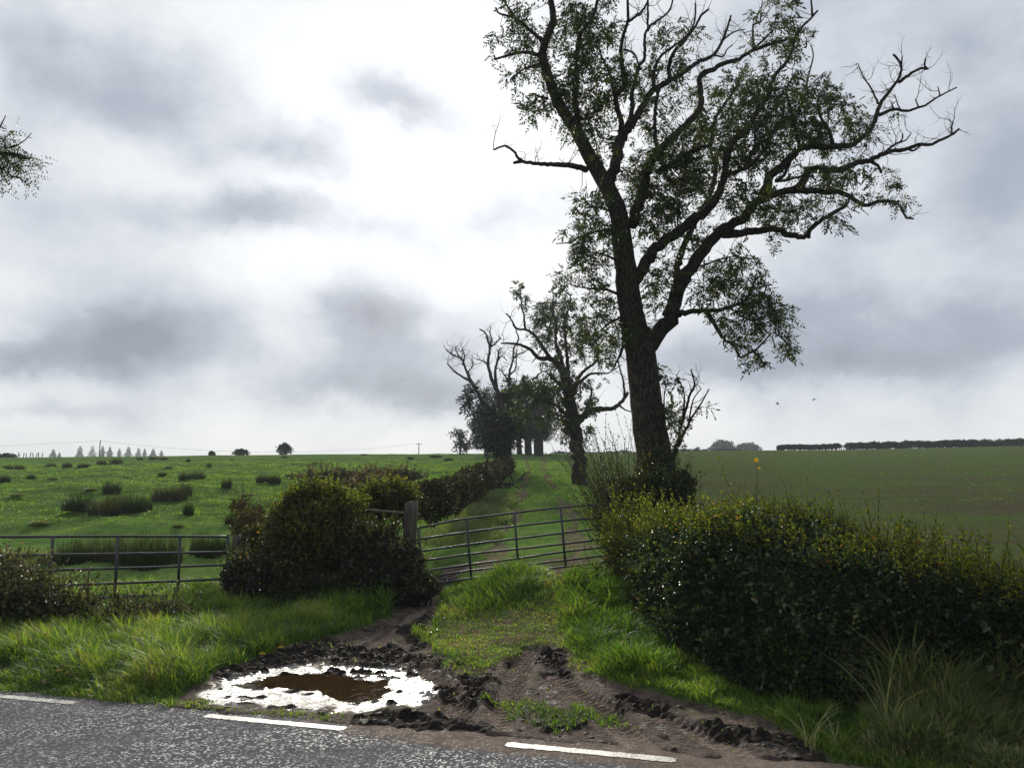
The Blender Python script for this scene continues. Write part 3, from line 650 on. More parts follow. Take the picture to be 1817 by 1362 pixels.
def grow_twig(mb, p, d, L, r, depth, k=3):
    n = 5; pts = [np.array(p)]; d = unit(np.array(d)); rr = [r]
    for i in range(n):
        d = unit(d + rng.normal(size=3) * .28 + [0, 0, .12]); pts.append(pts[-1] + d * L / n); rr.append(r * (1 - .8 * (i + 1) / n))
        if depth > 1 and rng.random() < .65: grow_twig(mb, pts[-1], d + rng.normal(size=3) * .7, L * rng.uniform(.35, .6), rr[-1] * .7, depth - 1, k)
    tube(mb, pts, rr, k, cap=False)

# the big ash beside the gateway
YB = 16.5
r0 = G(1172, 1000)
b = P(1172, 980, YB); b[2] = H(b[0], b[1])
T = Tree(YB, empty('ash_tree', b, 'tall old ash with thick dark trunk, forked, a broken bare limb on its left', 'tree'), M_bark, 12)
T.trace([(1176, 1010), (1171, 930), (1166, 880), (1160, 820), (1153, 760), (1147, 715), (1141, 665), (1136, 622), (1128, 585)], 37, 26, .0, y=YB, rough=.10, name='trunk')
T.trace([(1131, 605), (1123, 570), (1117, 535), (1112, 500), (1108, 460), (1104, 425), (1099, 385), (1089, 355), (1075, 328), (1058, 300), (1040, 266), (1021, 229), (997, 194), (981, 159), (969, 123), (962, 95), (972, 63), (982, 35), (977, 0), (970, -40), (960, -85)], 25, 3.5, -1.2)
T.trace([(1040, 301), (1020, 294), (998, 292), (976, 292), (941, 289), (924, 284), (911, 268), (899, 260), (890, 260), (876, 266)], 6, 1.6, -1.0, name='dead_limb')
T.trace([(926, 286), (911, 289)], 4, 2.4, .05, name='dead_limb')
T.trace([(957, 99), (940, 94), (923, 93), (895, 100), (878, 106)], 4, 2, -.5)
T.trace([(960, 72), (945, 58), (930, 44), (913, 32), (888, 25), (879, 14)], 4.2, 1.6, -.6)
T.trace([(914, 32), (905, 18), (895, 3), (885, -25)], 2.6, 1.2, -.3)
T.trace([(958, 113), (945, 117), (930, 122), (918, 132), (909, 141)], 2.4, 1, -.4)
T.trace([(972, 175), (958, 172), (945, 166)], 3, 1.6, -.2)
T.trace([(1030, 240), (1024, 200), (1020, 159), (1024, 110), (1026, 70), (1038, 50), (1050, 32), (1058, 10), (1064, -20), (1066, -70)], 7, 2, .8)
T.trace([(1078, 332), (1084, 317), (1089, 300), (1094, 280), (1098, 262), (1104, 245), (1110, 228)], 11, 10, .3)
T.trace([(1106, 240), (1103, 225), (1098, 200), (1092, 176), (1100, 162), (1107, 150), (1105, 125), (1102, 100), (1101, 85), (1107, 60), (1114, 39), (1114, 5), (1112, -40)], 6, 2, -.8)
T.trace([(1113, 40), (1127, 30), (1138, 22), (1148, 5), (1154, -20)], 3, 1.6, .2)
T.trace([(1107, 88), (1120, 92), (1128, 100), (1133, 116)], 2.4, 1.6, -.2)
T.trace([(1068, 102), (1078, 122), (1084, 141), (1088, 160), (1094, 178)], 1.6, 4, 0)
T.trace([(1112, 225), (1120, 205), (1122, 187), (1121, 169), (1128, 140), (1135, 116), (1144, 102), (1144, 67), (1154, 46), (1174, 32), (1188, 18), (1195, -5)], 5, 1.6, .9)
T.trace([(1150, 55), (1149, 25), (1150, -5), (1146, -40)], 2.6, 1.5, .3)
T.trace([(1112, 235), (1124, 215), (1142, 187), (1150, 172), (1156, 162), (1172, 152), (1188, 144), (1200, 137), (1212, 130), (1227, 118), (1241, 109), (1255, 104), (1265, 98), (1276, 84), (1283, 70), (1290, 52), (1297, 28)], 8, 1.8, 1.4)
T.trace([(1188, 142), (1187, 122), (1190, 105), (1197, 92), (1212, 74), (1227, 56), (1238, 40), (1244, 28), (1257, 17)], 4.4, 2, -.7)
T.trace([(1160, 160), (1160, 130), (1170, 103), (1192, 85), (1212, 70), (1228, 50), (1234, 28), (1234, 6)], 3.4, 1.6, .7)
T.trace([(1268, 98), (1283, 100), (1290, 88), (1300, 80)], 2, 1, .3)
T.trace([(1283, 72), (1300, 58), (1322, 52)], 2, 1, .2)
T.trace([(1168, 275), (1163, 240), (1162, 205), (1166, 172), (1170, 156)], 4, 3, .2)
T.trace([(1121, 398), (1126, 385), (1131, 370), (1138, 352), (1144, 330), (1149, 300), (1158, 282), (1170, 268), (1184, 253), (1198, 240), (1212, 226), (1223, 215), (1234, 202), (1243, 187), (1243, 165), (1241, 143), (1248, 131), (1260, 127), (1283, 113), (1300, 108), (1313, 104), (1332, 91), (1348, 85), (1363, 80), (1381, 75), (1397, 70)], 11, 2.4, 1.8)
T.trace([(1337, 90), (1336, 70), (1336, 46), (1340, 42), (1350, 40), (1349, 33)], 2.2, 1.6, .1)
T.trace([(1322, 99), (1345, 80), (1363, 63), (1374, 50)], 3, 1.4, .4)
T.trace([(1164, 305), (1180, 299), (1198, 289), (1212, 278), (1227, 268), (1258, 258)], 5, 3, -1.0)
# right main limb through the crown
T.trace([(1124, 500), (1132, 490), (1143, 472), (1160, 446), (1178, 430), (1198, 416), (1215, 402), (1226, 391), (1243, 381), (1258, 370), (1269, 355), (1276, 338), (1284, 320), (1288, 303), (1288, 285), (1292, 265), (1305, 248), (1325, 229), (1338, 208), (1352, 186), (1365, 169), (1370, 150), (1375, 134), (1391, 116), (1400, 103), (1406, 88), (1412, 62), (1424, 47), (1437, 35), (1451, 19)], 12, 1.8, -2.0)
T.trace([(1441, 30), (1440, 12), (1438, -12)], 2.4, 1.5, -.2)
T.trace([(1286, 312), (1305, 305), (1328, 296), (1342, 283), (1353, 268), (1365, 250), (1372, 232), (1390, 215)], 5, 2, .9)
T.trace([(1200, 521), (1201, 480), (1212, 440), (1228, 405), (1246, 372), (1262, 340), (1270, 300), (1262, 262), (1266, 220), (1282, 190), (1300, 165), (1318, 130)], 7, 2, 2.4)
# right fork
T.trace([(1139, 628), (1152, 607), (1166, 592), (1180, 576), (1190, 560), (1197, 538), (1203, 514), (1212, 495), (1225, 474), (1242, 450), (1258, 432), (1272, 417), (1285, 406), (1302, 397), (1318, 387), (1330, 372), (1341, 358), (1363, 347), (1385, 341), (1409, 338), (1430, 338), (1451, 340), (1474, 340), (1494, 342), (1507, 348), (1518, 356), (1532, 364), (1543, 365), (1555, 358), (1568, 356), (1584, 358), (1597, 364), (1604, 378), (1608, 387), (1621, 388)], 17, 1.7, .2)
T.trace([(1280, 413), (1293, 416), (1318, 413), (1346, 408), (1374, 407), (1388, 411), (1399, 418), (1412, 418), (1427, 420), (1437, 408), (1448, 398), (1464, 387), (1480, 377), (1492, 370), (1501, 362), (1512, 345)], 8.5, 2.6, -1.4)
T.trace([(1435, 422), (1436, 411)], 3.4, 2.4, .0)
T.trace([(1408, 338), (1420, 330), (1429, 314), (1436, 302), (1450, 300), (1466, 301), (1482, 303), (1497, 300), (1510, 293), (1522, 289), (1540, 286), (1557, 278), (1569, 272), (1582, 268), (1600, 267), (1617, 261), (1635, 256), (1649, 257), (1666, 250), (1681, 243), (1692, 237), (1702, 229)], 8, 2, -.6)
T.trace([(1689, 240), (1688, 230), (1691, 215)], 2, 1.2, .1)
T.trace([(1546, 287), (1557, 293), (1564, 307)], 3.5, 2, .2)
T.trace([(1571, 270), (1585, 258), (1599, 250), (1602, 238)], 3, 1.4, .3)
T.trace([(1596, 253), (1608, 248), (1617, 236)], 1.8, 1, .1)
T.trace([(1612, 262), (1620, 268), (1634, 258)], 2.4, 1.6, .1)
T.trace([(1355, 345), (1360, 330), (1364, 316), (1380, 300), (1397, 286), (1409, 272), (1420, 262), (1440, 261), (1466, 261), (1490, 260), (1515, 255), (1530, 243), (1543, 233), (1550, 220), (1554, 208), (1560, 190), (1568, 176), (1580, 160), (1592, 144), (1598, 130), (1599, 116), (1594, 106), (1585, 97)], 9, 2, 1.2)
T.trace([(1599, 118), (1601, 100)], 2, 1.2, 0)
T.trace([(1595, 146), (1608, 137), (1621, 127), (1634, 122), (1647, 123), (1641, 118), (1642, 106)], 3.4, 1.6, -.4)
T.trace([(1557, 204), (1570, 200), (1585, 194), (1600, 196), (1614, 196), (1628, 191), (1642, 187), (1656, 177), (1670, 169), (1684, 162), (1698, 155)], 3.6, 1.2, -.5)
T.trace([(1558, 184), (1550, 165), (1543, 152), (1532, 136), (1522, 113)], 2.4, .9, .3)
T.trace([(1668, 170), (1666, 162), (1664, 154)], 1.6, .9, .1)
T.trace([(1630, 190), (1624, 176)], 1.6, 1, .1); T.trace([(1598, 196), (1592, 182), (1588, 168)], 1.6, .8, .2); T.trace([(1585, 194), (1582, 182)], 2, 1, .1)
T.trace([(1400, 290), (1392, 310), (1376, 322), (1400, 318), (1425, 312)], 3.6, 2, -.3)
T.trace([(1480, 260), (1470, 230), (1456, 208), (1450, 180), (1432, 158), (1436, 130), (1443, 100), (1439, 80)], 3.6, 1, .8)
T.trace([(1420, 262), (1410, 225), (1402, 190), (1395, 160), (1412, 130)], 3.6, 1.4, -.6)
T.trace([(1320, 300), (1340, 262), (1372, 238), (1388, 205), (1392, 175)], 3.6, 1.6, 1)
# low drooping branch on the right
T.trace([(1197, 560), (1210, 556), (1230, 552), (1252, 551), (1277, 549), (1295, 545), (1312, 539), (1328, 525), (1336, 505), (1345, 490)], 6, 1.6, -1.2)
T.trace([(1252, 553), (1262, 566), (1277, 591), (1288, 604), (1298, 609), (1308, 622), (1314, 634), (1324, 630), (1336, 624), (1348, 634), (1358, 651)], 4.4, 1.3, -.6)
T.trace([(1336, 624), (1356, 606), (1372, 590), (1392, 605), (1402, 618)], 2.2, .8, -.3)
T.trace([(1295, 545), (1318, 562), (1345, 568), (1368, 556), (1376, 540)], 2.4, .8, -.4)
T.trace([(1286, 600), (1284, 612), (1292, 618)], 2, 1, 0)
T.trace([(1225, 474), (1250, 470), (1272, 462), (1300, 455), (1325, 458)], 2.4, .9, -.6)
# left small shoots from the trunk
T.trace([(1106, 420), (1080, 408), (1055, 412), (1030, 420), (1010, 430), (986, 432)], 3, .9, -.6)
T.trace([(1112, 530), (1080, 515), (1050, 512), (1020, 508)], 3.4, 1, -.8); T.trace([(1110, 560), (1085, 570), (1060, 590), (1035, 600)], 3, 1, -.8)
T.trace([(1013, 525), (1000, 515), (988, 508), (979, 496)], 1.4, .7, 0); T.trace([(1103, 470), (1080, 455), (1050, 448), (1020, 452)], 3, 1, -.6)
T.trace([(1100, 390), (1075, 372), (1050, 365), (1035, 350)], 3, 1, -.5); T.trace([(1110, 600), (1100, 630), (1090, 650)], 4, 1.5, -.5)
T.trace([(1164, 672), (1170, 668), (1175, 668)], 5, 3, -.3)
# suckers at the foot
T.trace([(1182, 860), (1192, 815), (1203, 780), (1210, 750), (1214, 715), (1212, 690), (1200, 665)], 4, 1, -.8)
T.trace([(1186, 850), (1200, 800), (1215, 765), (1228, 740), (1240, 722), (1250, 705), (1258, 690)], 4, 1, -1)
T.trace([(1208, 752), (1218, 722), (1224, 700), (1232, 682), (1226, 655)], 3.4, 1.2, -.3); T.trace([(1222, 752), (1226, 725), (1232, 705), (1244, 690)], 2, .9, .2)
T.trace([(1174, 850), (1178, 800), (1180, 750), (1178, 710), (1182, 680)], 3, 1, -.4)
DEADZ = lambda u, v: (u > 1515) or (1225 < u < 1370 and v < 130) or (1090 < u < 1260 and v < 140) or (u > 1170 and v > 640)
T.bare_twigs(150, L=(.25, .75), thick=.010, fn=DEADZ)
T.bare_twigs(170, L=(.3, 1.0), thick=.011, fn=lambda u, v: v < 600)
CL = [(1045, 20, 45, 55, 34), (1050, 80, 30, 60, 30), (1020, 60, 45, 50, 24), (1030, 130, 36, 45, 28), (930, 40, 36, 45, 18), (900, 70, 25, 35, 6), (935, 100, 34, 40, 14), (925, 150, 30, 25, 8), (965, 170, 38, 36, 18), (990, 110, 40, 60, 22), (1000, 230, 18, 20, 4), (975, 205, 30, 16, 6),
      (1040, 175, 40, 50, 30), (1060, 220, 40, 40, 22), (1085, 150, 30, 50, 18), (1075, 265, 30, 40, 12), (1110, 130, 30, 45, 14), (1135, 170, 34, 50, 24), (1160, 110, 30, 45, 14), (1180, 40, 34, 40, 9), (1205, 90, 36, 40, 12), (1190, 60, 50, 60, 6), (1180, 200, 36, 40, 16), (1220, 170, 30, 40, 10),
      (1070, 355, 30, 34, 16), (1045, 390, 34, 40, 22), (1040, 440, 34, 40, 22), (1035, 480, 34, 40, 20), (1060, 540, 34, 50, 26), (1075, 600, 32, 40, 22), (1050, 600, 20, 20, 5), (1080, 450, 24, 50, 10),
      (1120, 300, 30, 50, 16), (1140, 380, 34, 50, 22), (1160, 330, 42, 50, 36), (1190, 290, 42, 50, 40), (1200, 350, 50, 45, 34), (1240, 310, 42, 50, 44), (1240, 250, 42, 46, 38), (1180, 400, 40, 40, 20), (1170, 470, 24, 50, 14), (1175, 520, 24, 44, 16), (1160, 560, 18, 20, 5), (1230, 400, 40, 30, 16),
      (1280, 230, 42, 50, 40), (1300, 180, 40, 42, 30), (1320, 290, 40, 46, 34), (1340, 240, 40, 46, 34), (1290, 350, 34, 34, 16), (1350, 180, 40, 40, 26), (1330, 145, 40, 30, 12), (1310, 130, 30, 26, 6),
      (1385, 30, 34, 45, 26), (1400, 75, 26, 34, 16), (1360, 45, 24, 34, 6), (1380, 110, 24, 24, 8), (1400, 190, 44, 50, 38), (1390, 250, 44, 44, 34), (1440, 180, 38, 50, 34), (1450, 235, 40, 40, 30), (1480, 200, 30, 36, 20), (1490, 250, 34, 30, 18), (1520, 220, 18, 40, 12), (1500, 320, 40, 26, 14),
      (1440, 320, 44, 30, 18), (1385, 372, 44, 26, 26), (1430, 365, 36, 22, 14), (1350, 385, 34, 22, 12), (1460, 375, 34, 18, 8), (1485, 345, 28, 22, 8), (1550, 320, 18, 20, 6), (1590, 345, 24, 20, 9), (1555, 335, 12, 20, 3), (1370, 420, 60, 14, 5), (1540, 262, 26, 12, 4), (1563, 215, 10, 12, 2),
      (1300, 470, 30, 22, 9), (1280, 500, 40, 24, 12), (1335, 500, 22, 30, 9), (1310, 530, 46, 20, 14), (1335, 565, 46, 30, 22), (1370, 570, 26, 36, 12), (1390, 615, 20, 16, 7), (1325, 600, 30, 20, 9), (1355, 635, 16, 18, 5), (1240, 520, 30, 24, 8), (1232, 480, 22, 24, 6), (1290, 560, 30, 14, 5),
      (1195, 760, 22, 40, 12), (1210, 735, 18, 24, 7), (1185, 700, 14, 30, 4), (1180, 640, 12, 24, 2), (1090, 640, 16, 20, 4)]
T.leaf([(a, b_, c_, d_, n_ * (.63 if (b_ < 440 or a < 1200) else .85)) for a, b_, c_, d_, n_ in CL], M_ash, per=9, pairs=4, ll=.088, leafscale=1.05)
T.finish()

# second ash further up the lane
Y2 = 40.; b = P(1029, 862, Y2); b[2] = H(b[0], b[1])
T = Tree(Y2, empty('ash_tree', b, 'smaller ash with leaning leafy crown growing in the grassy lane behind the big ash', 'tree'), M_bark2, 9)
T.trace([(1030, 868), (1028, 850), (1026, 818), (1021, 774), (1016, 738), (1010, 700), (1004, 671)], 14, 9, 0, y=Y2, name='trunk', rough=.15)
T.trace([(1004, 671), (992, 650), (985, 641), (977, 636), (960, 636), (951, 630), (942, 621), (924, 612), (904, 609), (889, 609)], 7, 1.4, -1.5)
T.trace([(980, 640), (968, 624), (958, 608), (951, 597), (936, 586), (916, 583), (910, 572), (904, 562), (898, 556)], 4.2, 1.1, -1.2)
for pts, a, c_, d_ in [([(932, 585), (930, 570), (930, 559), (926, 548), (926, 539), (923, 528)], 2.6, 1, .6), ([(916, 612), (920, 600), (915, 586)], 1.8, 1, .2), ([(1002, 668), (998, 648), (995, 633), (988, 618), (986, 600), (986, 577), (982, 555), (980, 535)], 5, 1, 1.5),
        ([(1008, 690), (1008, 660), (1006, 630), (1003, 600), (1002, 570), (1008, 552), (1014, 542)], 5, 1, -1.), ([(1018, 690), (1030, 665), (1042, 653), (1057, 641), (1061, 628), (1056, 600)], 4, 1.2, 1.3), ([(1018, 700), (1024, 683), (1045, 665), (1060, 662), (1077, 662), (1088, 656)], 4, 1, -1.),
        ([(1022, 752), (1028, 745), (1042, 733), (1050, 728), (1060, 726), (1083, 725), (1093, 720), (1101, 715), (1108, 706), (1114, 696)], 7, 2.6, .6), ([(1108, 703), (1107, 685), (1105, 671), (1100, 655), (1097, 642)], 2.6, 1.2, .1), ([(1098, 718), (1110, 727), (1124, 731)], 2, 1, .2),
        ([(1014, 744), (1000, 730), (985, 718), (965, 712), (945, 705), (930, 698)], 3.4, 1, -2), ([(977, 668), (968, 659), (958, 662), (948, 671), (930, 680), (905, 688)], 1.4, 1, 0), ([(1010, 700), (995, 685), (984, 672), (977, 665)], 3.6, 2.4, -.8), ([(1024, 760), (1036, 735), (1044, 715), (1050, 695), (1044, 672)], 3.2, 1, 1.), ([(1018, 770), (1004, 750), (996, 735), (990, 715)], 3, 1, 1.)]:
    T.trace(pts, a, c_, d_)
T.bare_twigs(90, L=(.5, 1.5), thick=.018)
T.leaf([(a_, b_, c_, d_, n_ * .7) for a_, b_, c_, d_, n_ in [(924, 522, 9, 12, 7), (920, 540, 16, 12, 3), (968, 552, 22, 22, 12), (985, 540, 14, 16, 8), (1002, 530, 12, 16, 9), (990, 575, 26, 30, 24), (965, 585, 22, 30, 18), (978, 610, 22, 20, 12), (1015, 565, 20, 24, 8), (1005, 620, 26, 24, 12), (1045, 600, 22, 30, 14), (1060, 620, 20, 22, 8), (1040, 580, 16, 22, 8), (1050, 640, 24, 12, 6),
        (995, 655, 22, 20, 12), (1000, 690, 26, 30, 22), (975, 705, 30, 30, 26), (945, 700, 26, 26, 20), (930, 720, 18, 22, 12), (960, 735, 26, 20, 14), (1000, 730, 24, 24, 16), (1030, 700, 18, 30, 14), (1040, 735, 16, 22, 12), (1035, 760, 14, 18, 8), (1008, 765, 16, 24, 12), (990, 750, 16, 16, 8), (1012, 785, 14, 12, 6), (1070, 650, 16, 10, 4)]], M_ash, per=7, pairs=3, ll=.15, leafscale=1.35, L=(.4, 1.0))
T.finish()

# third: bare, dying ash on the left of the lane
Y3 = 52.; b = P(896, 835, Y3); b[2] = H(b[0], b[1])
T = Tree(Y3, empty('ash_tree', b, 'bare dying ash with leafless antler branches and ivy round its trunk, left of the lane', 'tree'), M_deadwood, 8)
T.trace([(898, 838), (896, 812), (892, 790), (889, 774), (887, 744)], 10, 8, 0, y=Y3, name='trunk')
for pts, a, c_, d_ in [([(887, 750), (880, 742), (872, 736), (866, 733), (848, 733), (838, 735), (826, 741)], 4, 1, -2), ([(846, 733), (836, 728), (828, 716)], 1.6, .8, -.4), ([(886, 748), (876, 732), (866, 720), (854, 709), (848, 697), (842, 686), (834, 676), (825, 671), (812, 663), (804, 656), (794, 645)], 5, 1.2, -2),
        ([(842, 686), (832, 668), (827, 656), (823, 645), (819, 636), (805, 630), (792, 621)], 3.2, 1, 1.5), ([(819, 638), (812, 628), (807, 615)], 1.6, .8, .3), ([(821, 648), (824, 632), (820, 618)], 1.6, .8, .3), ([(830, 660), (838, 650), (839, 640)], 1.5, .8, .3), ([(887, 745), (886, 725), (884, 700), (878, 685), (872, 671), (868, 655), (866, 644), (868, 628), (869, 615), (866, 604), (863, 594), (858, 588), (851, 584)], 5.5, 1.3, 2),
        ([(869, 616), (878, 610), (884, 604), (889, 599)], 2, 1, .4), ([(870, 612), (872, 600), (868, 588)], 1.8, .9, .3), ([(866, 648), (858, 641), (848, 637)], 1.8, .8, .3), ([(884, 700), (880, 680), (879, 656), (883, 640), (885, 621), (889, 618)], 4, 1.2, -1.5), ([(882, 642), (890, 632), (900, 640)], 1.6, .8, .3), ([(889, 748), (897, 728), (903, 712), (906, 690), (903, 675), (904, 660), (908, 646), (911, 633), (911, 622), (914, 610)], 4.5, 1.2, 1.5),
        ([(911, 636), (920, 628), (930, 624), (937, 620)], 1.8, .8, .4), ([(904, 665), (914, 655), (916, 640), (917, 620)], 1.8, .8, .4), ([(903, 678), (895, 665), (888, 655)], 1.8, .8, .3)]:
    T.trace(pts, a, c_, d_)
T.bare_twigs(260, L=(.35, 1.3), thick=.022)
T.leaf([(890, 762, 20, 26, 60), (886, 790, 20, 20, 40), (905, 735, 16, 26, 24), (838, 712, 12, 14, 10), (832, 700, 8, 8, 4), (858, 715, 12, 12, 6), (905, 700, 12, 30, 12), (872, 752, 16, 16, 14)], M_far, per=7, pairs=2, ll=.2, leafscale=1.5, L=(.4, .9))
T.finish()

# limb of a roadside tree reaching in at the left edge
YL = 9.5; b = P(-420, 1000, YL); b[2] = H(b[0], b[1])
T = Tree(YL, empty('roadside_tree', b, 'leafy branch tip reaching in at the left edge of the sky', 'tree'), M_bark2, 8)
T.trace([(-420, 1090), (-425, 900), (-420, 700), (-410, 520)], 60, 42, 0, y=YL, name='trunk')
T.trace([(-410, 560), (-330, 440), (-230, 350), (-120, 300), (-50, 275), (5, 272), (30, 275), (52, 282)], 26, 2.4, -.3)
T.trace([(-60, 278), (-20, 250), (0, 225), (10, 205)], 4, .7, .1); T.trace([(10, 263), (30, 258), (45, 248), (56, 236)], 1.6, .6, 0); T.trace([(-20, 290), (5, 300), (22, 313), (36, 316), (50, 330)], 2.4, .6, .1)
T.trace([(-410, 540), (-430, 400), (-420, 250), (-390, 120)], 24, 5, .3)
T.spread = .5
T.leaf([(0, 245, 22, 16, 14), (6, 272, 26, 14, 16), (20, 290, 18, 12, 10), (0, 308, 14, 18, 9), (42, 318, 10, 8, 4), (45, 281, 12, 6, 7), (-40, 270, 40, 40, 30), (-120, 280, 60, 60, 40), (-250, 300, 90, 90, 60), (-400, 250, 120, 120, 80)], M_ash, per=4, pairs=4, ll=.05, leafscale=.85, L=(.08, .2))
T.finish()

# dense crowns at the top of the lane
def crown_tree(u, v0, Y, cw, ch, trunk_r, label, n, group, lsize=.34, name='round_tree', fork=2, low=.0, sparse=0.):
    base = P(u, v0, Y); base[2] = H(base[0], base[1]); root = empty(name, base, label, 'tree', group)
    mpp = Y / FPX; Wd, Hh = cw * mpp, ch * mpp; tr = MB(); lf = MB(); top = base + [0, 0, Hh * .62]
    pl, pr = smooth_line([base - [0, 0, .3], base + [rng.normal() * .1, 0, Hh * .3], top], [trunk_r * mpp * .95, trunk_r * mpp * .62, trunk_r * mpp * .35], .4); tube(tr, pl, pr, 8, .15)
    cen = []
    nb = 18
    for i in range(nb):
        a = rng.random() * 6.28; rr = math.sqrt(rng.random()) * .38; zt = rng.uniform(.24 + low, .86); sh = math.sqrt(max(.05, 1 - ((zt - .55) / .42) ** 2))
        c = base + [math.cos(a) * rr * Wd * sh * 1.0, math.sin(a) * rr * Wd * sh, zt * Hh]; cen.append((c, rng.uniform(.17, .27) * Wd))
        if i % 2 == 0:
            pl, pr = smooth_line([base + [0, 0, Hh * rng.uniform(.25, .45)], (base + [0, 0, Hh * .4] + c) / 2, c], [trunk_r * mpp * .5, trunk_r * mpp * .3, .04], .5); tube(tr, pl, pr, 5, .1)
    for c, r in cen:
        m = n // nb; d = rdir(m); q = c + d * (r * (1 - np.abs(rng.normal(size=m)) * .28))[:, None] * [1, 1, .8]
        q += np.stack([fbm(q[:, 0] * .9, q[:, 2] * .9, 5), fbm(q[:, 1] * .9, q[:, 2] * .9, 6), fbm(q[:, 0], q[:, 1], 7)], -1) * r * .9
        if sparse: q = q[rng.random(m) > sparse]
        leaves(lf, q, rdir(len(q), -.3), rng.uniform(.7, 1.2, len(q)) * lsize, lsize * .55, rng.random(len(q)), hexa=False)
    tr.build('trunk', M_bark2, root, smooth=True); lf.build('foliage', M_far, root); return root
AV = 'dense trees at the top of the lane'
for u, Y, cw, ch, tr_, lab in [(956, 96, 96, 134, 10, 'dark round-crowned tree with the thickest trunk, nearest the open sky right of the lane top'), (938, 104, 82, 142, 8, 'tall dark tree in the middle of the clump at the lane top'),
                               (884, 108, 76, 130, 5, 'dark tree forming the left shoulder of the clump at the lane top'), (922, 110, 84, 145, 6, 'dark domed tree second from the left in the clump at the lane top'), (903, 100, 84, 138, 6, 'dark tree just behind the bare ash at the lane top'), (862, 92, 66, 76, 5, 'low spreading dark tree on the left side of the clump at the lane top'), (952, 114, 60, 140, 6, 'furthest dark tree of the clump, framed by its neighbours')]:
    crown_tree(u, 805, Y, cw, ch, tr_, lab, 13000, AV, .22)
crown_tree(816, 804, 108, 44, 48, 2.2, 'small open-crowned tree standing alone left of the dark clump', 900, None, .4, sparse=.25, low=-.05)

# ------------------------------------------------------------------ far skyline things
def conifer(u, v, vt, Y, w, label):
    base = P(u, v, Y); base[2] = H(base[0], base[1]); top = P(u, vt, Y)[2]; h = top - base[2]; root = empty('conifer', base, label, 'conifer', 'conifers on the far left skyline')
    tr = MB(); tube(tr, [base, base + [0, 0, h * .5], base + [0, 0, h]], [.25, .16, .03], 5); lf = MB(); n = 2800
    t = 1 - np.sqrt(rng.random(n)) * .92; tier = np.floor(t * 9) / 9; wd = w * Y / FPX * .5
    rr = wd * 1.55 * (1.0 - t) ** .8 * rng.random(n) ** .6 * (1 - .6 * (t * 7 - np.floor(t * 7))) * (1 + .35 * np.sin(np.floor(t * 7) * 2.3 + u)); a = rng.random(n) * 6.28
    q = base + np.stack([np.cos(a) * rr, np.sin(a) * rr, (.12 + .88 * t) * h - rr * .12], -1); ax = np.stack([np.cos(a), np.sin(a), np.full(n, -.25)], -1)
    leaves(lf, q, ax, .55, .3, rng.random(n) * .7, hexa=False); tr.build('trunk', M_bark2, root); lf.build('foliage', M_far, root)
ordn = ['leftmost', 'second', 'third', 'fourth', 'fifth', 'sixth', 'seventh', 'eighth', 'ninth', 'tenth', 'eleventh', 'twelfth']
for i, (u, vt, w) in enumerate([(94, 796, 16), (105, 802, 8), (141, 790, 16), (163, 790, 18), (181, 790, 12), (194, 791, 14), (211, 794, 9), (227, 791, 16), (245, 793, 15), (256, 795, 9), (271, 795, 16), (286, 798, 11)]):
    conifer(u, 811, vt, 480 + (i * 37 % 60), w, 'hazy conifer on the far left skyline, %s counting from the left' % ordn[i])
def pole(u, vt, Y, arms, label):
    base = P(u, 808, Y); base[2] = H(base[0], base[1]); top = P(u, vt, Y)
    root = empty('utility_pole', base, label, 'utility pole'); mb = MB(); tube(mb, [base, [base[0], base[1], top[2]]], [.16, .11], 8); mb.build('pole', M_wood, root)
    if arms: mb = MB(); box(mb, [base[0], base[1], top[2] - .25], 1.6, .12, .12); mb.build('crossarm', M_wood, root)
    return np.array([base[0], base[1], top[2] - .1])
pA = pole(176, 781, 190, False, 'tall thin wooden utility pole among the far conifers on the left'); pB = pole(743, 786, 215, True, 'small T-shaped utility pole on the skyline left of the lane trees')
def wire(a, b_, sag, name):
    mb = MB(); t = np.linspace(0, 1, 40)[:, None]; q_ = a * (1 - t) + b_ * t; q_[:, 2] -= (4 * sag * t * (1 - t))[:, 0]; tube(mb, q_, np.full(40, .022), 4); return mb.build(name, M_wire)
tag(wire(pA + [-150, -10, -1.5], pA, 2.2, 'overhead_wire'), 'thin overhead wire running left from the tall utility pole', 'wire'); tag(wire(pA, pB, 2.6, 'overhead_wire'), 'thin overhead wire between the two skyline utility poles', 'wire')

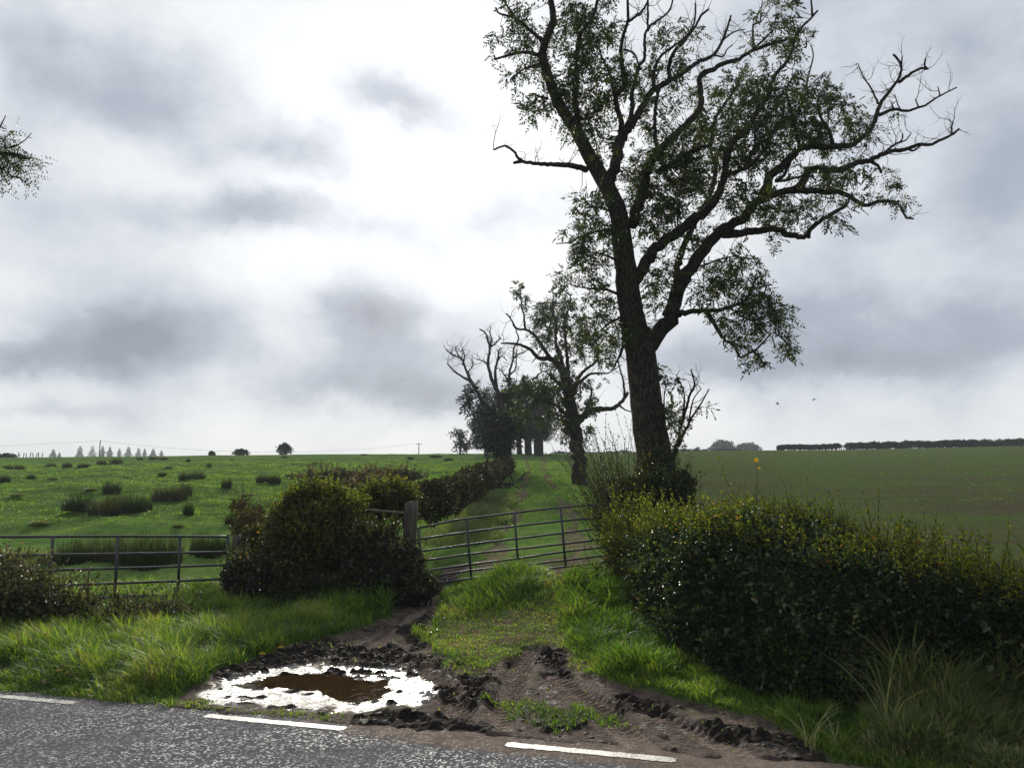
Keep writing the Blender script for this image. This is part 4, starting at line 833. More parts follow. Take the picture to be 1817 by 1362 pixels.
def leaf_blob(mb, c, rad, n, ls, lump=.35, seed=0, shell=.22, ground=True, hexa=True, rmax=1., up=.1):
    d = rdir(n, .25); 
    f = fbm(d[:, 0] * 2.2 + seed, d[:, 2] * 2.2 + d[:, 1] * 1.7, seed + 5, 4)
    r = (1 + f * 2 * lump) * (1 - np.abs(rng.normal(size=n)) * shell); q = np.asarray(c) + d * r[:, None] * np.asarray(rad)
    if ground: g = H(q[:, 0], q[:, 1]); k = q[:, 2] > g - .02; q = q[k]; d = d[k]
    ax = unit(d * .7 + rng.normal(size=q.shape) * .8 + [0, 0, up]); s_ = rng.uniform(.7, 1.25, len(q)) * ls
    leaves(mb, q, ax, s_, s_ * .62, rng.random(len(q)) * rmax, hexa=hexa)
def skybush(u, vb, vt, Y, w, label, name='hawthorn_bush', n=1000, cat='bush', group=None, lump=.75):
    base = P(u, vb, Y); base[2] = H(base[0], base[1]); top = P(u, vt, Y)[2]; h = top - base[2]; root = empty(name, base, label, cat, group); lf = MB()
    wd = w * Y / FPX * .5; leaf_blob(lf, base + [0, 0, h * .5], (wd, wd * .8, h * .48), n, .009 * Y ** .75, lump, int(u), .35, ground=False, hexa=False)
    tr = MB()
    for i in range(4): tube(tr, [base + [0, 0, -.2], base + [rng.normal() * wd * .3, rng.normal() * wd * .3, h * .6]], [.1 * Y / 118, .04], 5)
    tr.build('stems', M_bark2, root); lf.build('foliage', M_far, root)
skybush(505, 806, 787, 117, 24, 'dark rounded hawthorn bush on the left skyline'); skybush(427, 806, 798, 117, 24, 'low dark bush on the left skyline, left of the rounded hawthorn', n=900); skybush(376, 807, 802, 116, 9, 'tiny bush on the left skyline', n=400)
skybush(1283, 806, 780, 330, 42, 'taller of two hazy round trees on the right skyline', 'round_tree', 3600, 'tree', None, .25); skybush(1326, 806, 785, 330, 52, 'broader, lower of two hazy round trees on the right skyline', 'round_tree', 3600, 'tree', None, .25)
skybush(1237, 800, 793, 200, 9, 'tiny bush on the right skyline left of the two hazy trees', n=400)
def hedgerow(us, vbs, vts, Y, label, gap=.35, n=9000):
    """wind-clipped hawthorns with bare stems showing beneath"""
    u0, u1 = us; base = P((u0 + u1) / 2, 800, Y); base[2] = H(base[0], base[1]); root = empty('hawthorn_hedge', base, label, 'hedge'); lf = MB(); tr = MB()
    uu = np.linspace(u0, u1, max(6, int((u1 - u0) / 9)))
    for u in uu:
        t = (u - u0) / (u1 - u0); vt = vts[0] * (1 - t) + vts[1] * t + rng.normal() * .9; b_ = P(u, 800, Y); b_[2] = H(b_[0], b_[1]); top = P(u, vt, Y)[2]; h = top - b_[2]
        leaf_blob(lf, b_ + [0, 0, h * (.5 + gap * .5)], (8 * Y / FPX, 1.0, h * (.5 - gap * .45)), n // len(uu), .26, .4, int(u), ground=False, hexa=False)
        for k in range(2): tube(tr, [b_ + [rng.normal() * .5, 0, -.2], b_ + [rng.normal() * .4, 0, h * .4], b_ + [rng.normal() * .7, 0, h * .8]], [.13, .09, .05], 5, .2)
    tr.build('stems', M_bark2, root); lf.build('foliage', M_far, root)
hedgerow((1388, 1484), (798, 798), (791, 789), 125, 'short gnarled clipped hedge on the right skyline, sky showing beneath', .45)
hedgerow((1508, 1640), (797, 795), (787, 783), 125, 'long dark clipped hedge on the right skyline, left stretch next to the gap', .25); hedgerow((1648, 1722), (797, 795), (784, 782), 125, 'middle stretch of the dark clipped hedge on the right skyline', .25); hedgerow((1728, 1990), (795, 793), (782, 776), 125, 'tall end of the dark clipped hedge at the right edge of the skyline', .12, 14000)
hedgerow((1195, 1310), (800, 800), (797, 797), 150, 'low flat hedge on the skyline right of the big ash', .0, 5000); hedgerow((985, 1120), (804, 804), (801.5, 800.5), 150, 'low flat hedge on the skyline behind the lane grass', .0, 5000)
skybush(1383, 799, 794, 125, 7, 'tiny clipped thorn bush left of the gnarled hedge on the right skyline', n=300)
def stake(u, vb, vt, Y, lean, label, group, r=.05):
    b_ = P(u, vb, Y); b_[2] = H(b_[0], b_[1]) - .1; top = P(u + lean, vt, Y); mb = MB(); tube(mb, [b_, (b_ + top) / 2, top], [r, r, r * .9], 6); tag(mb.build('fence_post', M_wood, None, loc=b_), label, 'post', group)
for i, u in enumerate([34, 41, 47, 53, 59, 64, 69, 74]): stake(u, 812, 802 + (i * 7 % 3), 112, 2 if i % 2 else -1, 'thin weathered fence post on the far left skyline', 'fence posts on the far left skyline', .06)
for i, u in enumerate([1489, 1493, 1497, 1503]): stake(u, 799, 792 + i % 2, 124, 1 - i % 3, 'thin fence post in the gap between the hedges on the right skyline', 'fence posts in the hedge gap on the right skyline', .06)
skybush(12, 812, 806, 115, 30, 'low dark bush at the far left end of the skyline', n=700)
# birds
def bird(u, v, Y, flap, label):
    c = P(u, v, Y); mb = MB(); t = np.linspace(0, 1, 7)
    tube(mb, [c + [-.22 + .5 * a, 0, .02 * math.sin(a * 3)] for a in t], [.01, .05, .065, .06, .05, .035, .008], 8); root = tag(mb.build('bird', M_bird, None, True, loc=c), label, 'bird', 'two birds in the sky')
    for sg in (-1, 1):
        mb = MB(); w_ = []
        for k, (a, chord) in enumerate([(0, .16), (.2, .2), (.42, .15), (.6, .02)]): z = flap * math.sin(a * 2.6) * .35 - a * .1; w_ += [c + [.06 - a * .12, sg * a, z + .03], c + [.06 - a * .12 - chord, sg * a, z + .02]]
        mb.add(w_, [(0, 1, 3, 2), (2, 3, 5, 4), (4, 5, 7, 6)]); o = mb.build('wing', M_bird, root)
bird(1380, 717, 115, 1., 'small dark bird in flight, lower left of the two over the right field'); bird(1445, 708, 120, -.4, 'small dark bird in flight, higher right of the two over the right field')

# ------------------------------------------------------------------ gates, posts
def gate(name, label, rails, uprights, r, wedge=None):
    a, b_ = rails[0][0], rails[0][-1]; c = (P(*a) + P(*b_)) / 2; c[2] = H(c[0], c[1]); root = empty(name, c, label, 'gate')
    for pl in rails:
        mb = MB(); w3 = np.array([P(*q_) for q_ in pl]); w3, rr = smooth_line(w3, np.full(len(w3), r), .25); tube(mb, w3, rr, 10); mb.build('rail', M_steel, root, smooth=True)
    for (p0, p1, w_, nm) in uprights:
        A_3, B_3 = P(*p0), P(*p1); mb = MB(); d = unit(B_3 - A_3); h0 = P(*rails[0][0]); h1 = P(*rails[0][-1]); sd_ = unit(h1 - h0); nr = unit(np.cross(sd_, d))
        if nm == 'end_upright': tube(mb, [A_3, B_3], [w_, w_], 10)
        else:
            off = -nr * (r + .006) if nr[1] > 0 else nr * (r + .006)
            V = [e + off * 1.0 + sd_ * a_ * w_ + nr * b2 * .005 for e in (A_3, B_3) for a_, b2 in ((-1, -1), (1, -1), (1, 1), (-1, 1))]
            mb.add(V, [(0, 1, 2, 3), (7, 6, 5, 4), (0, 4, 5, 1), (1, 5, 6, 2), (2, 6, 7, 3), (3, 7, 4, 0)])
        mb.build(nm, M_steel, root)
    return root
def gy1(u): return 11.75 + (u - 122) / 268 * 1.45
def g1(u, v): return (u, v, gy1(u))
gate('field_gate', 'level five-bar steel field gate on the left, half hidden by weeds', [
    [g1(-330, 952), g1(0, 952), g1(200, 951), g1(405, 951.5)], [g1(-330, 990), g1(0, 985), g1(220, 982), g1(403, 979)], [g1(-330, 1026), g1(40, 1013), g1(220, 1007.5), g1(402, 1002)],
    [g1(-330, 1056), g1(53, 1040), g1(220, 1034), g1(402, 1026.5)], [g1(-330, 1085), g1(122, 1063), g1(250, 1056.5), g1(402, 1050.5)]],
    [(g1(405, 948), g1(400, 1058), .026, 'end_upright'), (g1(318, 952), g1(314, 1062), .022, 'upright'), (g1(208, 952), g1(202, 1062), .022, 'upright'), (g1(93, 952), g1(83, 1068), .022, 'upright'), (g1(-40, 952), g1(-52, 1075), .022, 'upright'), (g1(-330, 948), g1(-345, 1092), .026, 'end_upright')], .0205)
def g2(u, v): return (u, v, 13.3 + (u - 745) / 320 * .75)
gate('field_gate', 'bent seven-bar steel gate sagging across the muddy lane', [
    [g2(738, 937), g2(770, 931), g2(808, 922.5), g2(900, 911), g2(996, 900), g2(1080, 893)], [g2(738, 957), g2(808, 946.5), g2(900, 935), g2(996, 924), g2(1084, 915)], [g2(740, 979), g2(827, 966), g2(912, 956), g2(996, 945.5), g2(1084, 935)],
    [g2(742, 996), g2(831, 983), g2(915, 974), g2(996, 965), g2(1085, 954.5)], [g2(744, 1014), g2(834, 1001), g2(915, 991), g2(996, 979), g2(1086, 969)], [g2(746, 1026), g2(834, 1012), g2(920, 1003), g2(1000, 994), g2(1086, 983.5)], [g2(750, 1038), g2(792, 1032), g2(862, 1022), g2(962, 1010), g2(1036, 1001), g2(1088, 995)]],
    [(g2(742, 934), g2(752, 1042), .024, 'end_upright'), (g2(827, 920), g2(836, 1028), .019, 'upright'), (g2(912, 910), g2(920, 1016), .019, 'upright'), (g2(994, 900), g2(1003, 1005), .019, 'upright'), (g2(1080, 891), g2(1088, 998), .024, 'end_upright')], .0185)
def wpost(u, vt, Y, w, label, lean=0.):
    top = P(u, vt, Y); b_ = np.array([top[0] - lean, Y, float(H(top[0], Y)) - .15]); mb = MB()
    n = 9; t = np.linspace(0, 1, n)[:, None]; c = b_ * (1 - t) + top * t; V = []
    for i in range(n):
        ww = w * .5 * (1 + .07 * rng.normal()) * (1 if i < n - 1 else .9)
        for a_, b2 in ((-1, -1), (0, -1.06), (1, -1), (1.06, 0), (1, 1), (0, 1.06), (-1, 1), (-1.06, 0)): V.append(c[i] + [a_ * ww, b2 * ww, (.02 * a_ if i == n - 1 else 0)])
    q_ = [(8 * i + j, 8 * i + (j + 1) % 8, 8 * i + 8 + (j + 1) % 8, 8 * i + 8 + j) for i in range(n - 1) for j in range(8)]; V.append(top + [0, 0, .012])
    mb.add(V, q_, [(8 * (n - 1) + j, 8 * (n - 1) + (j + 1) % 8, 8 * n) for j in range(8)]); return tag(mb.build('gate_post', M_wood, None, loc=b_), label, 'gate post')
wpost(730, 890, 12.95, .185, 'thick weathered wooden post at the left end of the bent gate', .03)
wpost(420, 949, 13.3, .11, 'dark wooden post just right of the level left-hand gate'); wpost(1098, 893, 14.1, .15, 'wooden gatepost lost in the hedge at the right end of the bent gate')
wpost(600, 900, 13.9, .11, 'thin wooden post buried in the bushes behind the grey rail')
mb = MB(); q3, r3 = smooth_line([P(590, 899, 13.75), P(650, 905, 13.6), P(700, 909, 13.45), P(746, 913, 13.4)], [.028, .03, .028, .026], .2); tube(mb, q3, r3, 8, .1)
tag(mb.build('fence_rail', M_wood, None, loc=P(668, 950, 13.5)), 'pale grey wooden rail running left from the thick gatepost into the bushes', 'rail')
mb = MB(); tube(mb, [P(404, 982, 13.25), P(412, 984, 13.28), P(421, 981, 13.3)], [.006, .006, .006], 5); tag(mb.build('gate_chain', M_steel, None, loc=P(412, 984, 13.28)), 'short chain tying the left gate to its dark wooden post', 'chain')

# ------------------------------------------------------------------ hedges and bushes
def shoots(st, lf, base, d, L, nl, ls, r=.004, k=3):
    n = len(base)
    for i in range(n):
        dd = unit(d[i]); p = [base[i]]
        for j in range(3): dd = unit(dd + rng.normal(size=3) * .14 + [0, 0, .03]); p.append(p[-1] + dd * L[i] / 3)
        p = np.array(p); tube(st, p, [r, r * .8, r * .6, r * .3], k, cap=False)
        m = max(2, int(nl * L[i])); t = (np.arange(m) + rng.random(m)) / m * 3; a_ = np.minimum(t.astype(int), 2); q_ = p[a_] + (p[a_ + 1] - p[a_]) * (t - a_)[:, None]
        lf[0].append(q_); lf[1].append(unit(rng.normal(size=(m, 3)) + dd * .6 + [0, 0, .2])); lf[2].append(rng.uniform(.6, 1.2, m) * ls)
def flush(lf, mb, lo=0., hi=1., hexa=True):
    if lf[0]: L_ = np.concatenate(lf[2]); leaves(mb, np.concatenate(lf[0]), np.concatenate(lf[1]), L_, L_ * .6, lo + (hi - lo) * rng.random(len(L_)), hexa=hexa)

HP = np.array([(2.38, 13.5, .95, .55), (2.38, 12.2, 1.15, .62), (2.40, 11, 1.4, .68), (2.44, 9.8, 1.64, .74), (2.50, 8.4, 1.72, .84), (2.82, 7.0, 1.60, .92), (3.70, 6.50, 1.28, .82), (5.0, 6.1, 1.17, .76), (7.4, 5.4, 1.15, .76), (11, 4.3, 1.15, .76), (17, 2.5, 1.15, .76)])
def hedge_pts(n, tmax, shell, top=False, tmin=0.):
    seg = np.concatenate([[0], np.cumsum(np.hypot(*np.diff(HP[:, :2], axis=0).T))]); t = tmin + rng.random(n) * (tmax - tmin)
    f = np.linspace(0, seg[-1], 400); C = np.stack([np.interp(f, seg, HP[:, i]) for i in range(4)], -1); k = np.hanning(31); k /= k.sum()
    C = np.stack([np.convolve(np.pad(C[:, i], 15, 'edge'), k, 'valid') for i in range(4)], -1); tg = unit(np.gradient(C[:, :2], axis=0))
    g = lambda a_: np.interp(t, f, a_)
    cx, cy, h, w_ = g(C[:, 0]), g(C[:, 1]), g(C[:, 2]) - .17, g(C[:, 3]); tx, ty = g(tg[:, 0]), g(tg[:, 1])
    uz = rng.random(n); sel = rng.random(n); th0 = np.arcsin(np.clip(uz, .02, 1) ** 2); th0 = np.where(sel < .62, th0, np.where(sel < .76, math.pi - th0, np.arccos(np.sign(uz - .5) * np.abs(2 * uz - 1) ** 1.8)))
    th = th0 if not top else rng.uniform(.28, .72, n) * math.pi
    co, si = np.cos(th), np.sin(th); rr = 1 - np.abs(rng.normal(size=n)) * shell
    lump = 1 + fbm(t * 1.1 + 3, th * 1.3, 5, 4) * .42; lump2 = fbm(t * 3.6, th * 3.6, 9, 3) * .28
    lat = np.sign(co) * np.abs(co) ** .55 * w_ * rr * (lump + lump2) * (1 - .08 * (1 - si) ** 2); z = h * np.abs(si) ** .5 * rr * (1 + (lump + lump2 - 1) * .38)
    nx_, ny_ = ty, -tx      # toward the road / lane side
    x = cx + -nx_ * -1 * lat * 1.0; y = cy + ny_ * lat
    nrm = np.stack([nx_ * co, ny_ * co, si], -1); return np.stack([x, y, H(cx, cy) + z], -1), nrm, t
hr = empty('roadside_hedge', (2.9, 7.6, float(H(2.9, 7.6))), 'dense dark clipped hedge with yellow-green top, curving from the lane gate to the road', 'hedge')
lf = MB(); p1_, n1_, _ = hedge_pts(125000, 10.5, .13); ax = unit(n1_ * .6 + rng.normal(size=p1_.shape) * .7 + [0, 0, -.15]); L_ = rng.uniform(.028, .056, len(p1_)); leaves(lf, p1_, ax, L_, L_ * .68, rng.random(len(p1_)) * .93)
p1_, n1_, _ = hedge_pts(22000, 22, .12, tmin=10.5); ax = unit(n1_ * .6 + rng.normal(size=p1_.shape) * .7); leaves(lf, p1_, ax, .075, .05, rng.random(len(p1_)) * .9)
lf.build('foliage', M_hedge, hr)
st = MB(); yl = MB(); acc = [[], [], []]
p1_, n1_, tt = hedge_pts(3400, 11.5, .06, True); d_ = n1_ * .4 + rng.normal(size=p1_.shape) * .34 + [0, 0, .8]; shoots(st, acc, p1_, d_, rng.uniform(.08, .33, len(p1_)) * (.6 + .9 * np.clip(.5 + fbm(tt * 1.7, tt * 0, 12, 3) * 2, 0, 1)) * (1 + .8 * (rng.random(len(p1_)) < .05)), 50, .033)
p1_, n1_, tt = hedge_pts(350, 4.5, .08); d_ = n1_ * .8 + rng.normal(size=p1_.shape) * .4 + [0, 0, .35]; shoots(st, acc, p1_, d_, rng.uniform(.06, .22, len(p1_)), 45, .032)
flush(acc, yl); yl.build('young_leaves', M_shoot, hr)
acc = [[], [], []]; dk = MB(); p1_, n1_, tt = hedge_pts(1500, 11, .03); d_ = n1_ * .8 + rng.normal(size=p1_.shape) * .45 + [0, 0, .15]; shoots(st, acc, p1_, d_, rng.uniform(.08, .26, len(p1_)), 40, .048); flush(acc, dk); dk.build('side_sprigs', M_sprig, hr)
for i in range(120):
    p_, n_, _ = hedge_pts(1, 9, .02); b_ = np.array([p_[0, 0] * .3 + .7 * 2.9, p_[0, 1], 0]); q_ = p_[0]; g0 = np.array([q_[0] + rng.normal() * .15 - n_[0, 0] * .45, q_[1] - n_[0, 1] * .45, 0]); g0[2] = H(g0[0], g0[1])
    m_ = (g0 + q_) / 2 + rng.normal(size=3) * .1; tube(st, [g0, m_, q_ - n_[0] * .12], [.013, .010, .005], 4, cap=False)
for i in range(34):
    c_ = P(rng.uniform(1030, 1150), rng.uniform(960, 1110), rng.uniform(10.2, 12)); grow_twig(st, c_, [-.9, -.5, rng.uniform(-.3, .8)], rng.uniform(.3, .8), .008, 2)
for i in range(60):
    p_, n_, _ = hedge_pts(1, 10, .02, True); grow_twig(st, p_[0] - [0, 0, .15], [rng.normal() * .3, rng.normal() * .3, 1], rng.uniform(.3, .65), .006, 2)
tag(st.build('stems', M_bark2, hr), kind='stuff')
# tall yellow-tipped shoot standing above the hedge
b_ = P(1343, 905, 8.6); st = MB(); lf = MB(); tube(st, [b_, P(1342, 870, 8.6), P(1344, 840, 8.6), P(1341, 818, 8.6)], [.004, .0035, .003, .002], 4)
q_ = np.array([P(1341, 820, 8.6), P(1341, 823, 8.59), P(1344, 828, 8.6)]); leaves(lf, q_, np.array([[.2, 0, .8], [-.5, 0, .6], [.7, 0, -.5]]), np.array([.06, .05, .045]), np.array([.045, .04, .03]), np.array([.2, .9, .1]))
root = empty('hedge_shoot', b_, 'single tall shoot with a bright yellow leaf standing above the hedge top', 'twig'); st.build('stem', M_bark2, root); lf.build('leaf', M_yel, root)

def bush(name, label, cat, blobs, mat, ls, nshoot=0, shmat=None, shl=(.08, .3), stems=14, lump=.4, shell=.2, nl=45, group=None, shls=None):
    u, v, Y = blobs[0][:3]; c = P(u, v, Y); c[2] = H(c[0], c[1]); root = empty(name, c, label, cat, group); lf = MB(); st = MB(); acc = [[], [], []]
    tot = sum(b2[3] * b2[4] for b2 in blobs)
    for (u, v, Y, ru, rv, ry, n) in blobs:
        cc = P(u, v, Y); rad = (ru * Y / FPX, ry, rv * Y / FPX); leaf_blob(lf, cc, rad, n, ls, lump, u * .37, shell)
        k = int(nshoot * ru * rv / tot); d = rdir(k, .7); d[:, 2] = np.abs(d[:, 2]); b_ = cc + d * np.asarray(rad) * rng.uniform(.75, 1.0, (k, 1)); shoots(st, acc, b_, d * .7 + [0, 0, .6], rng.uniform(*shl, k), nl, shls or ls * .85)
        for i in range(stems):
            g0 = cc + [rng.normal() * rad[0] * .35, rng.normal() * rad[1] * .35, 0]; g0[2] = H(g0[0], g0[1]) - .02; e = cc + rdir(1, .4)[0] * np.asarray(rad) * .75; tube(st, [g0, (g0 + e) / 2 + rng.normal(size=3) * .08, e], [.016, .012, .005], 4, cap=False)
    lf.build('foliage', mat, root)
    if acc[0]: sh = MB(); flush(acc, sh); sh.build('young_leaves', shmat or mat, root)
    if st.n: tag(st.build('stems', M_bark2, root), kind='stuff')
    return root
bush('hawthorn_bush', 'tall dark hawthorn bush with yellow-green top between the two gates', 'bush', [(556, 975, 12.7, 66, 82, .7, 14500), (508, 935, 12.9, 32, 42, .4, 3400), (596, 930, 12.9, 34, 54, .45, 4600), (556, 892, 12.9, 38, 32, .42, 3200), (528, 892, 12.7, 22, 24, .3, 1300), (588, 884, 13.1, 24, 22, .35, 1400), (624, 905, 13.4, 24, 24, .35, 1300)], M_bush, .05, 900, M_shoot, (.08, .30), lump=.6, shell=.28, nl=40)
bush('hawthorn_bush', 'olive hawthorn bush behind the grey rail, left of the thick gatepost', 'bush', [(688, 886, 15.2, 50, 32, .6, 6000), (655, 905, 15, 34, 36, .6, 4000), (712, 880, 15.2, 20, 18, .4, 1300)], M_bush, .05, 360, M_shoot, (.08, .26), lump=.6)
bush('bramble_bush', 'glossy brown-green bramble thicket leaning against the thick gatepost', 'bush', [(685, 1012, 12.5, 62, 46, .5, 10500), (640, 985, 12.5, 36, 46, .45, 4500), (745, 1040, 12.3, 30, 22, .35, 2600), (668, 960, 12.8, 36, 26, .35, 2800)], M_bramble, .055, 260, M_bush, (.1, .35), lump=.45)
bush('bramble_bush', 'low dark bramble spreading at the foot of the hawthorn beside the left gate', 'bush', [(470, 1020, 12.5, 66, 48, .5, 9500), (540, 1045, 12.3, 70, 32, .4, 6500), (425, 1030, 12.7, 28, 36, .35, 2600), (600, 1050, 12.3, 60, 28, .4, 5000)], M_bramble, .055, 220, M_bush, (.1, .35), lump=.45)
bush('elder_bush', 'dark ivy-like shrub wrapped round the foot of the big ash', 'bush', [(1158, 905, 14.8, 62, 62, .9, 13000), (1200, 880, 15.2, 34, 44, .6, 4500), (1120, 930, 14.4, 44, 50, .6, 6500), (1165, 845, 15.6, 32, 40, .5, 2600)], M_hedge, .06, 240, M_bush, (.2, .6), nl=22)
bush('bramble_bush', 'loose green bramble with orange tinted leaves hiding the right end of the bent gate', 'bush', [(1112, 985, 12.6, 40, 46, .5, 4200), (1140, 950, 12.6, 44, 44, .5, 4200), (1100, 940, 13.2, 30, 34, .4, 1600), (1150, 1020, 11.6, 34, 50, .4, 4200)], M_shoot, .045, 420, M_shoot, (.15, .5), nl=32, lump=.55, shell=.35)
# wispy upright shoots left of the ash
root = empty('elder_bush', P(1105, 960, 14.8) * [1, 1, 0] + [0, 0, float(H(*P(1105, 960, 14.8)[:2]))], 'sparse spray of thin upright shoots against the sky left of the big ash', 'bush'); st = MB(); lf = MB(); acc = [[], [], []]
n = 95; bb = np.array([P(1085 + rng.uniform(-20, 60), 925 + rng.uniform(-25, 25), 14.8 + rng.uniform(-.6, .6)) for _ in range(n)]); dd = np.stack([rng.uniform(-.62, .05, n), rng.normal(size=n) * .12, np.full(n, 1.)], -1)
shoots(st, acc, bb, dd, rng.uniform(.9, 2.15, n), 17, .042, .0065)
bb = np.array([P(1060 + rng.uniform(-15, 60), 930 + rng.uniform(-25, 40), 14.4 + rng.uniform(-.6, .6)) for _ in range(110)]); shoots(st, acc, bb, np.stack([rng.uniform(-.9, .5, 110), rng.normal(size=110) * .2, np.full(110, .8)], -1), rng.uniform(.3, .9, 110), 30, .045, .005)
flush(acc, lf); lf.build('foliage', M_bush, root); tag(st.build('stems', M_bark2, root), kind='stuff')
# hedge bank up the left side of the lane
root = empty('lane_hedge', (-1.7, 22, float(H(-1.7, 22))), 'overgrown dark hedge bank running up the left side of the grassy lane', 'hedge'); lf = MB(); st = MB(); lg = MB()
for i, (u, v, Y, ru, rv, ry, n) in enumerate([(768, 890, 17, 40, 36, 1., 5500), (800, 876, 20, 36, 30, 1.2, 5000), (828, 866, 24, 32, 26, 1.6, 4600), (850, 850, 29, 28, 26, 2, 4000), (868, 840, 34, 24, 22, 2.4, 3200), (884, 836, 40, 20, 17, 2.6, 2600), (893, 830, 47, 16, 14, 3, 2000), (900, 824, 54, 13, 12, 3, 1500)]):
    leaf_blob(lf, P(u, v, Y), (ru * Y / FPX, ry, rv * Y / FPX), n, .055 + .0022 * (Y - 14), .45, i * 3.3, .22)
for (u, v, Y, ru, ry, n) in [(822, 905, 21, 70, 2.2, 5000), (868, 872, 31, 50, 3.2, 5000), (850, 885, 26, 60, 2.4, 4000)]:
    c = P(u, v, Y); rr = np.sqrt(rng.random(n)); an_ = rng.random(n) * 6.28; x = c[0] + rr * np.cos(an_) * ru * Y / FPX; y = Y + rr * np.sin(an_) * ry
    blades(lg, np.stack([x, y, H(x, y) - .03], -1), rng.uniform(.25, .7, n) * (1 - .5 * rr), np.full(n, .0011 * Y), rng.random(n) * 6.28, rng.uniform(.2, .9, n), rng.random(n) * .8, 2)
for i in range(26):
    u = rng.uniform(840, 918); v = np.interp(u, [840, 918], [846, 848]) + rng.normal() * 5; Y = np.interp(u, [840, 918], [28, 40]); c = P(u, v, Y) + [0, -.6, 0]; grow_twig(st, c - [0, 0, .3], [rng.normal(), -.3, rng.normal() * .7 + .2], rng.uniform(.6, 1.3), .055, 2, 5)
lf.build('foliage', M_lane, root); tag(lg.build('bank_grass', M_tall, root), kind='stuff'); tag(st.build('exposed_roots', M_bark2, root), kind='stuff')
bush('bramble_bush', 'brownish scrub patch behind the tall hawthorn, further into the pasture', 'bush', [(600, 852, 27, 70, 13, 1.4, 4200), (690, 846, 29, 64, 12, 1.4, 3600), (660, 868, 22, 40, 18, 1., 2400)], M_bramble, .09, 120, M_dead, (.2, .5), stems=4)
bush('weed_patch', 'red-brown dock and nettle patch left of the tall hawthorn bush', 'plant', [(445, 935, 14.6, 30, 30, .5, 1900), (425, 905, 15.6, 14, 22, .3, 500), (452, 960, 13.8, 26, 30, .4, 1800)], M_bush, .06, 90, M_rust, (.25, .6), stems=6, lump=.6, shell=.4, nl=50, shls=.022)
bush('weed_patch', 'tangle of fading nettles at the left edge, in front of the left gate', 'plant', [(30, 1075, 10.2, 66, 48, .45, 3800), (-60, 1075, 10.2, 66, 60, .5, 3400), (110, 1095, 10.4, 60, 34, .4, 2600), (10, 1020, 10.9, 38, 22, .4, 800)], M_weed, .065, 330, M_weed, (.2, .5), stems=18, lump=.7, shell=.5, nl=26)
bush('weed_patch', 'low spread of dull green weeds right of the red dock stem', 'plant', [(215, 1100, 10.4, 56, 24, .4, 1700), (290, 1085, 10.9, 40, 16, .4, 800)], M_weed, .055, 110, M_weed, (.12, .35), stems=8, lump=.6, shell=.45, nl=26)
n = 5200; y = rng.uniform(6.2, 12.4, n); x = rng.uniform(-8, -.9, n); s_, mu_, wo_, ru_ = masks(x, y); k = (s_ > .15) & (mu_ < .2) & (np.abs(x) < y * .8) & (fbm(x * 1.2, y * 1.2, 55, 3) > -.06); x, y = x[k], y[k]; mb = MB(); q_ = np.stack([x, y, H(x, y) + rng.uniform(.04, .2, len(x))], -1)
leaves(mb, q_, rdir(len(x), .2), rng.uniform(.03, .08, len(x)), rng.uniform(.02, .04, len(x)), rng.random(len(x)))
tag(mb.build('verge_weeds', M_weed), 'small broad-leaved weeds growing through the left verge grass', 'weeds', kind='stuff')
# dock with its rusty seed spike
def dock(u, vb, Y, h, label, mat=M_rust):
    b_ = P(u, vb, Y); b_[2] = H(b_[0], b_[1]); root = empty('dock_plant', b_, label, 'plant'); st = MB(); lf = MB(); acc = [[], [], []]; br = MB()
    top = b_ + [rng.normal() * .04, 0, h]; tube(st, [b_, (b_ + top) / 2 + [.02, 0, 0], top], [.009, .007, .003], 6)
    for i in range(13):
        t = rng.uniform(.4, .95); c = b_ * (1 - t) + top * t; e = unit(np.array([rng.normal(), rng.normal(), 2.2])) * h * .22 * (1.2 - t); tube(st, [c, c + e], [.004, .002], 4, cap=False); acc[0].append(c + e * rng.random((34, 1)) + rng.normal(size=(34, 3)) * .008); acc[1].append(rdir(34)); acc[2].append(rng.uniform(.010, .02, 34))
    flush(acc, br, hexa=False); n = 16; t = rng.random(n) * .6; leaves(lf, b_ + (top - b_) * t[:, None], rdir(n, .1), rng.uniform(.09, .2, n), .05, rng.random(n))
    st.build('stem', M_bark2, root); br.build('seed_spike', mat, root); lf.build('leaves', M_bush, root)
dock(150, 1135, 10.2, .86, 'tall dock with red-brown seed spike in front of the left gate'); dock(205, 1120, 10.6, .5, 'shorter faded dock just right of the red-spiked one', M_dead)
dock(118, 1120, 10.7, .45, 'short leafy dock just left of the red-spiked one', M_dead)

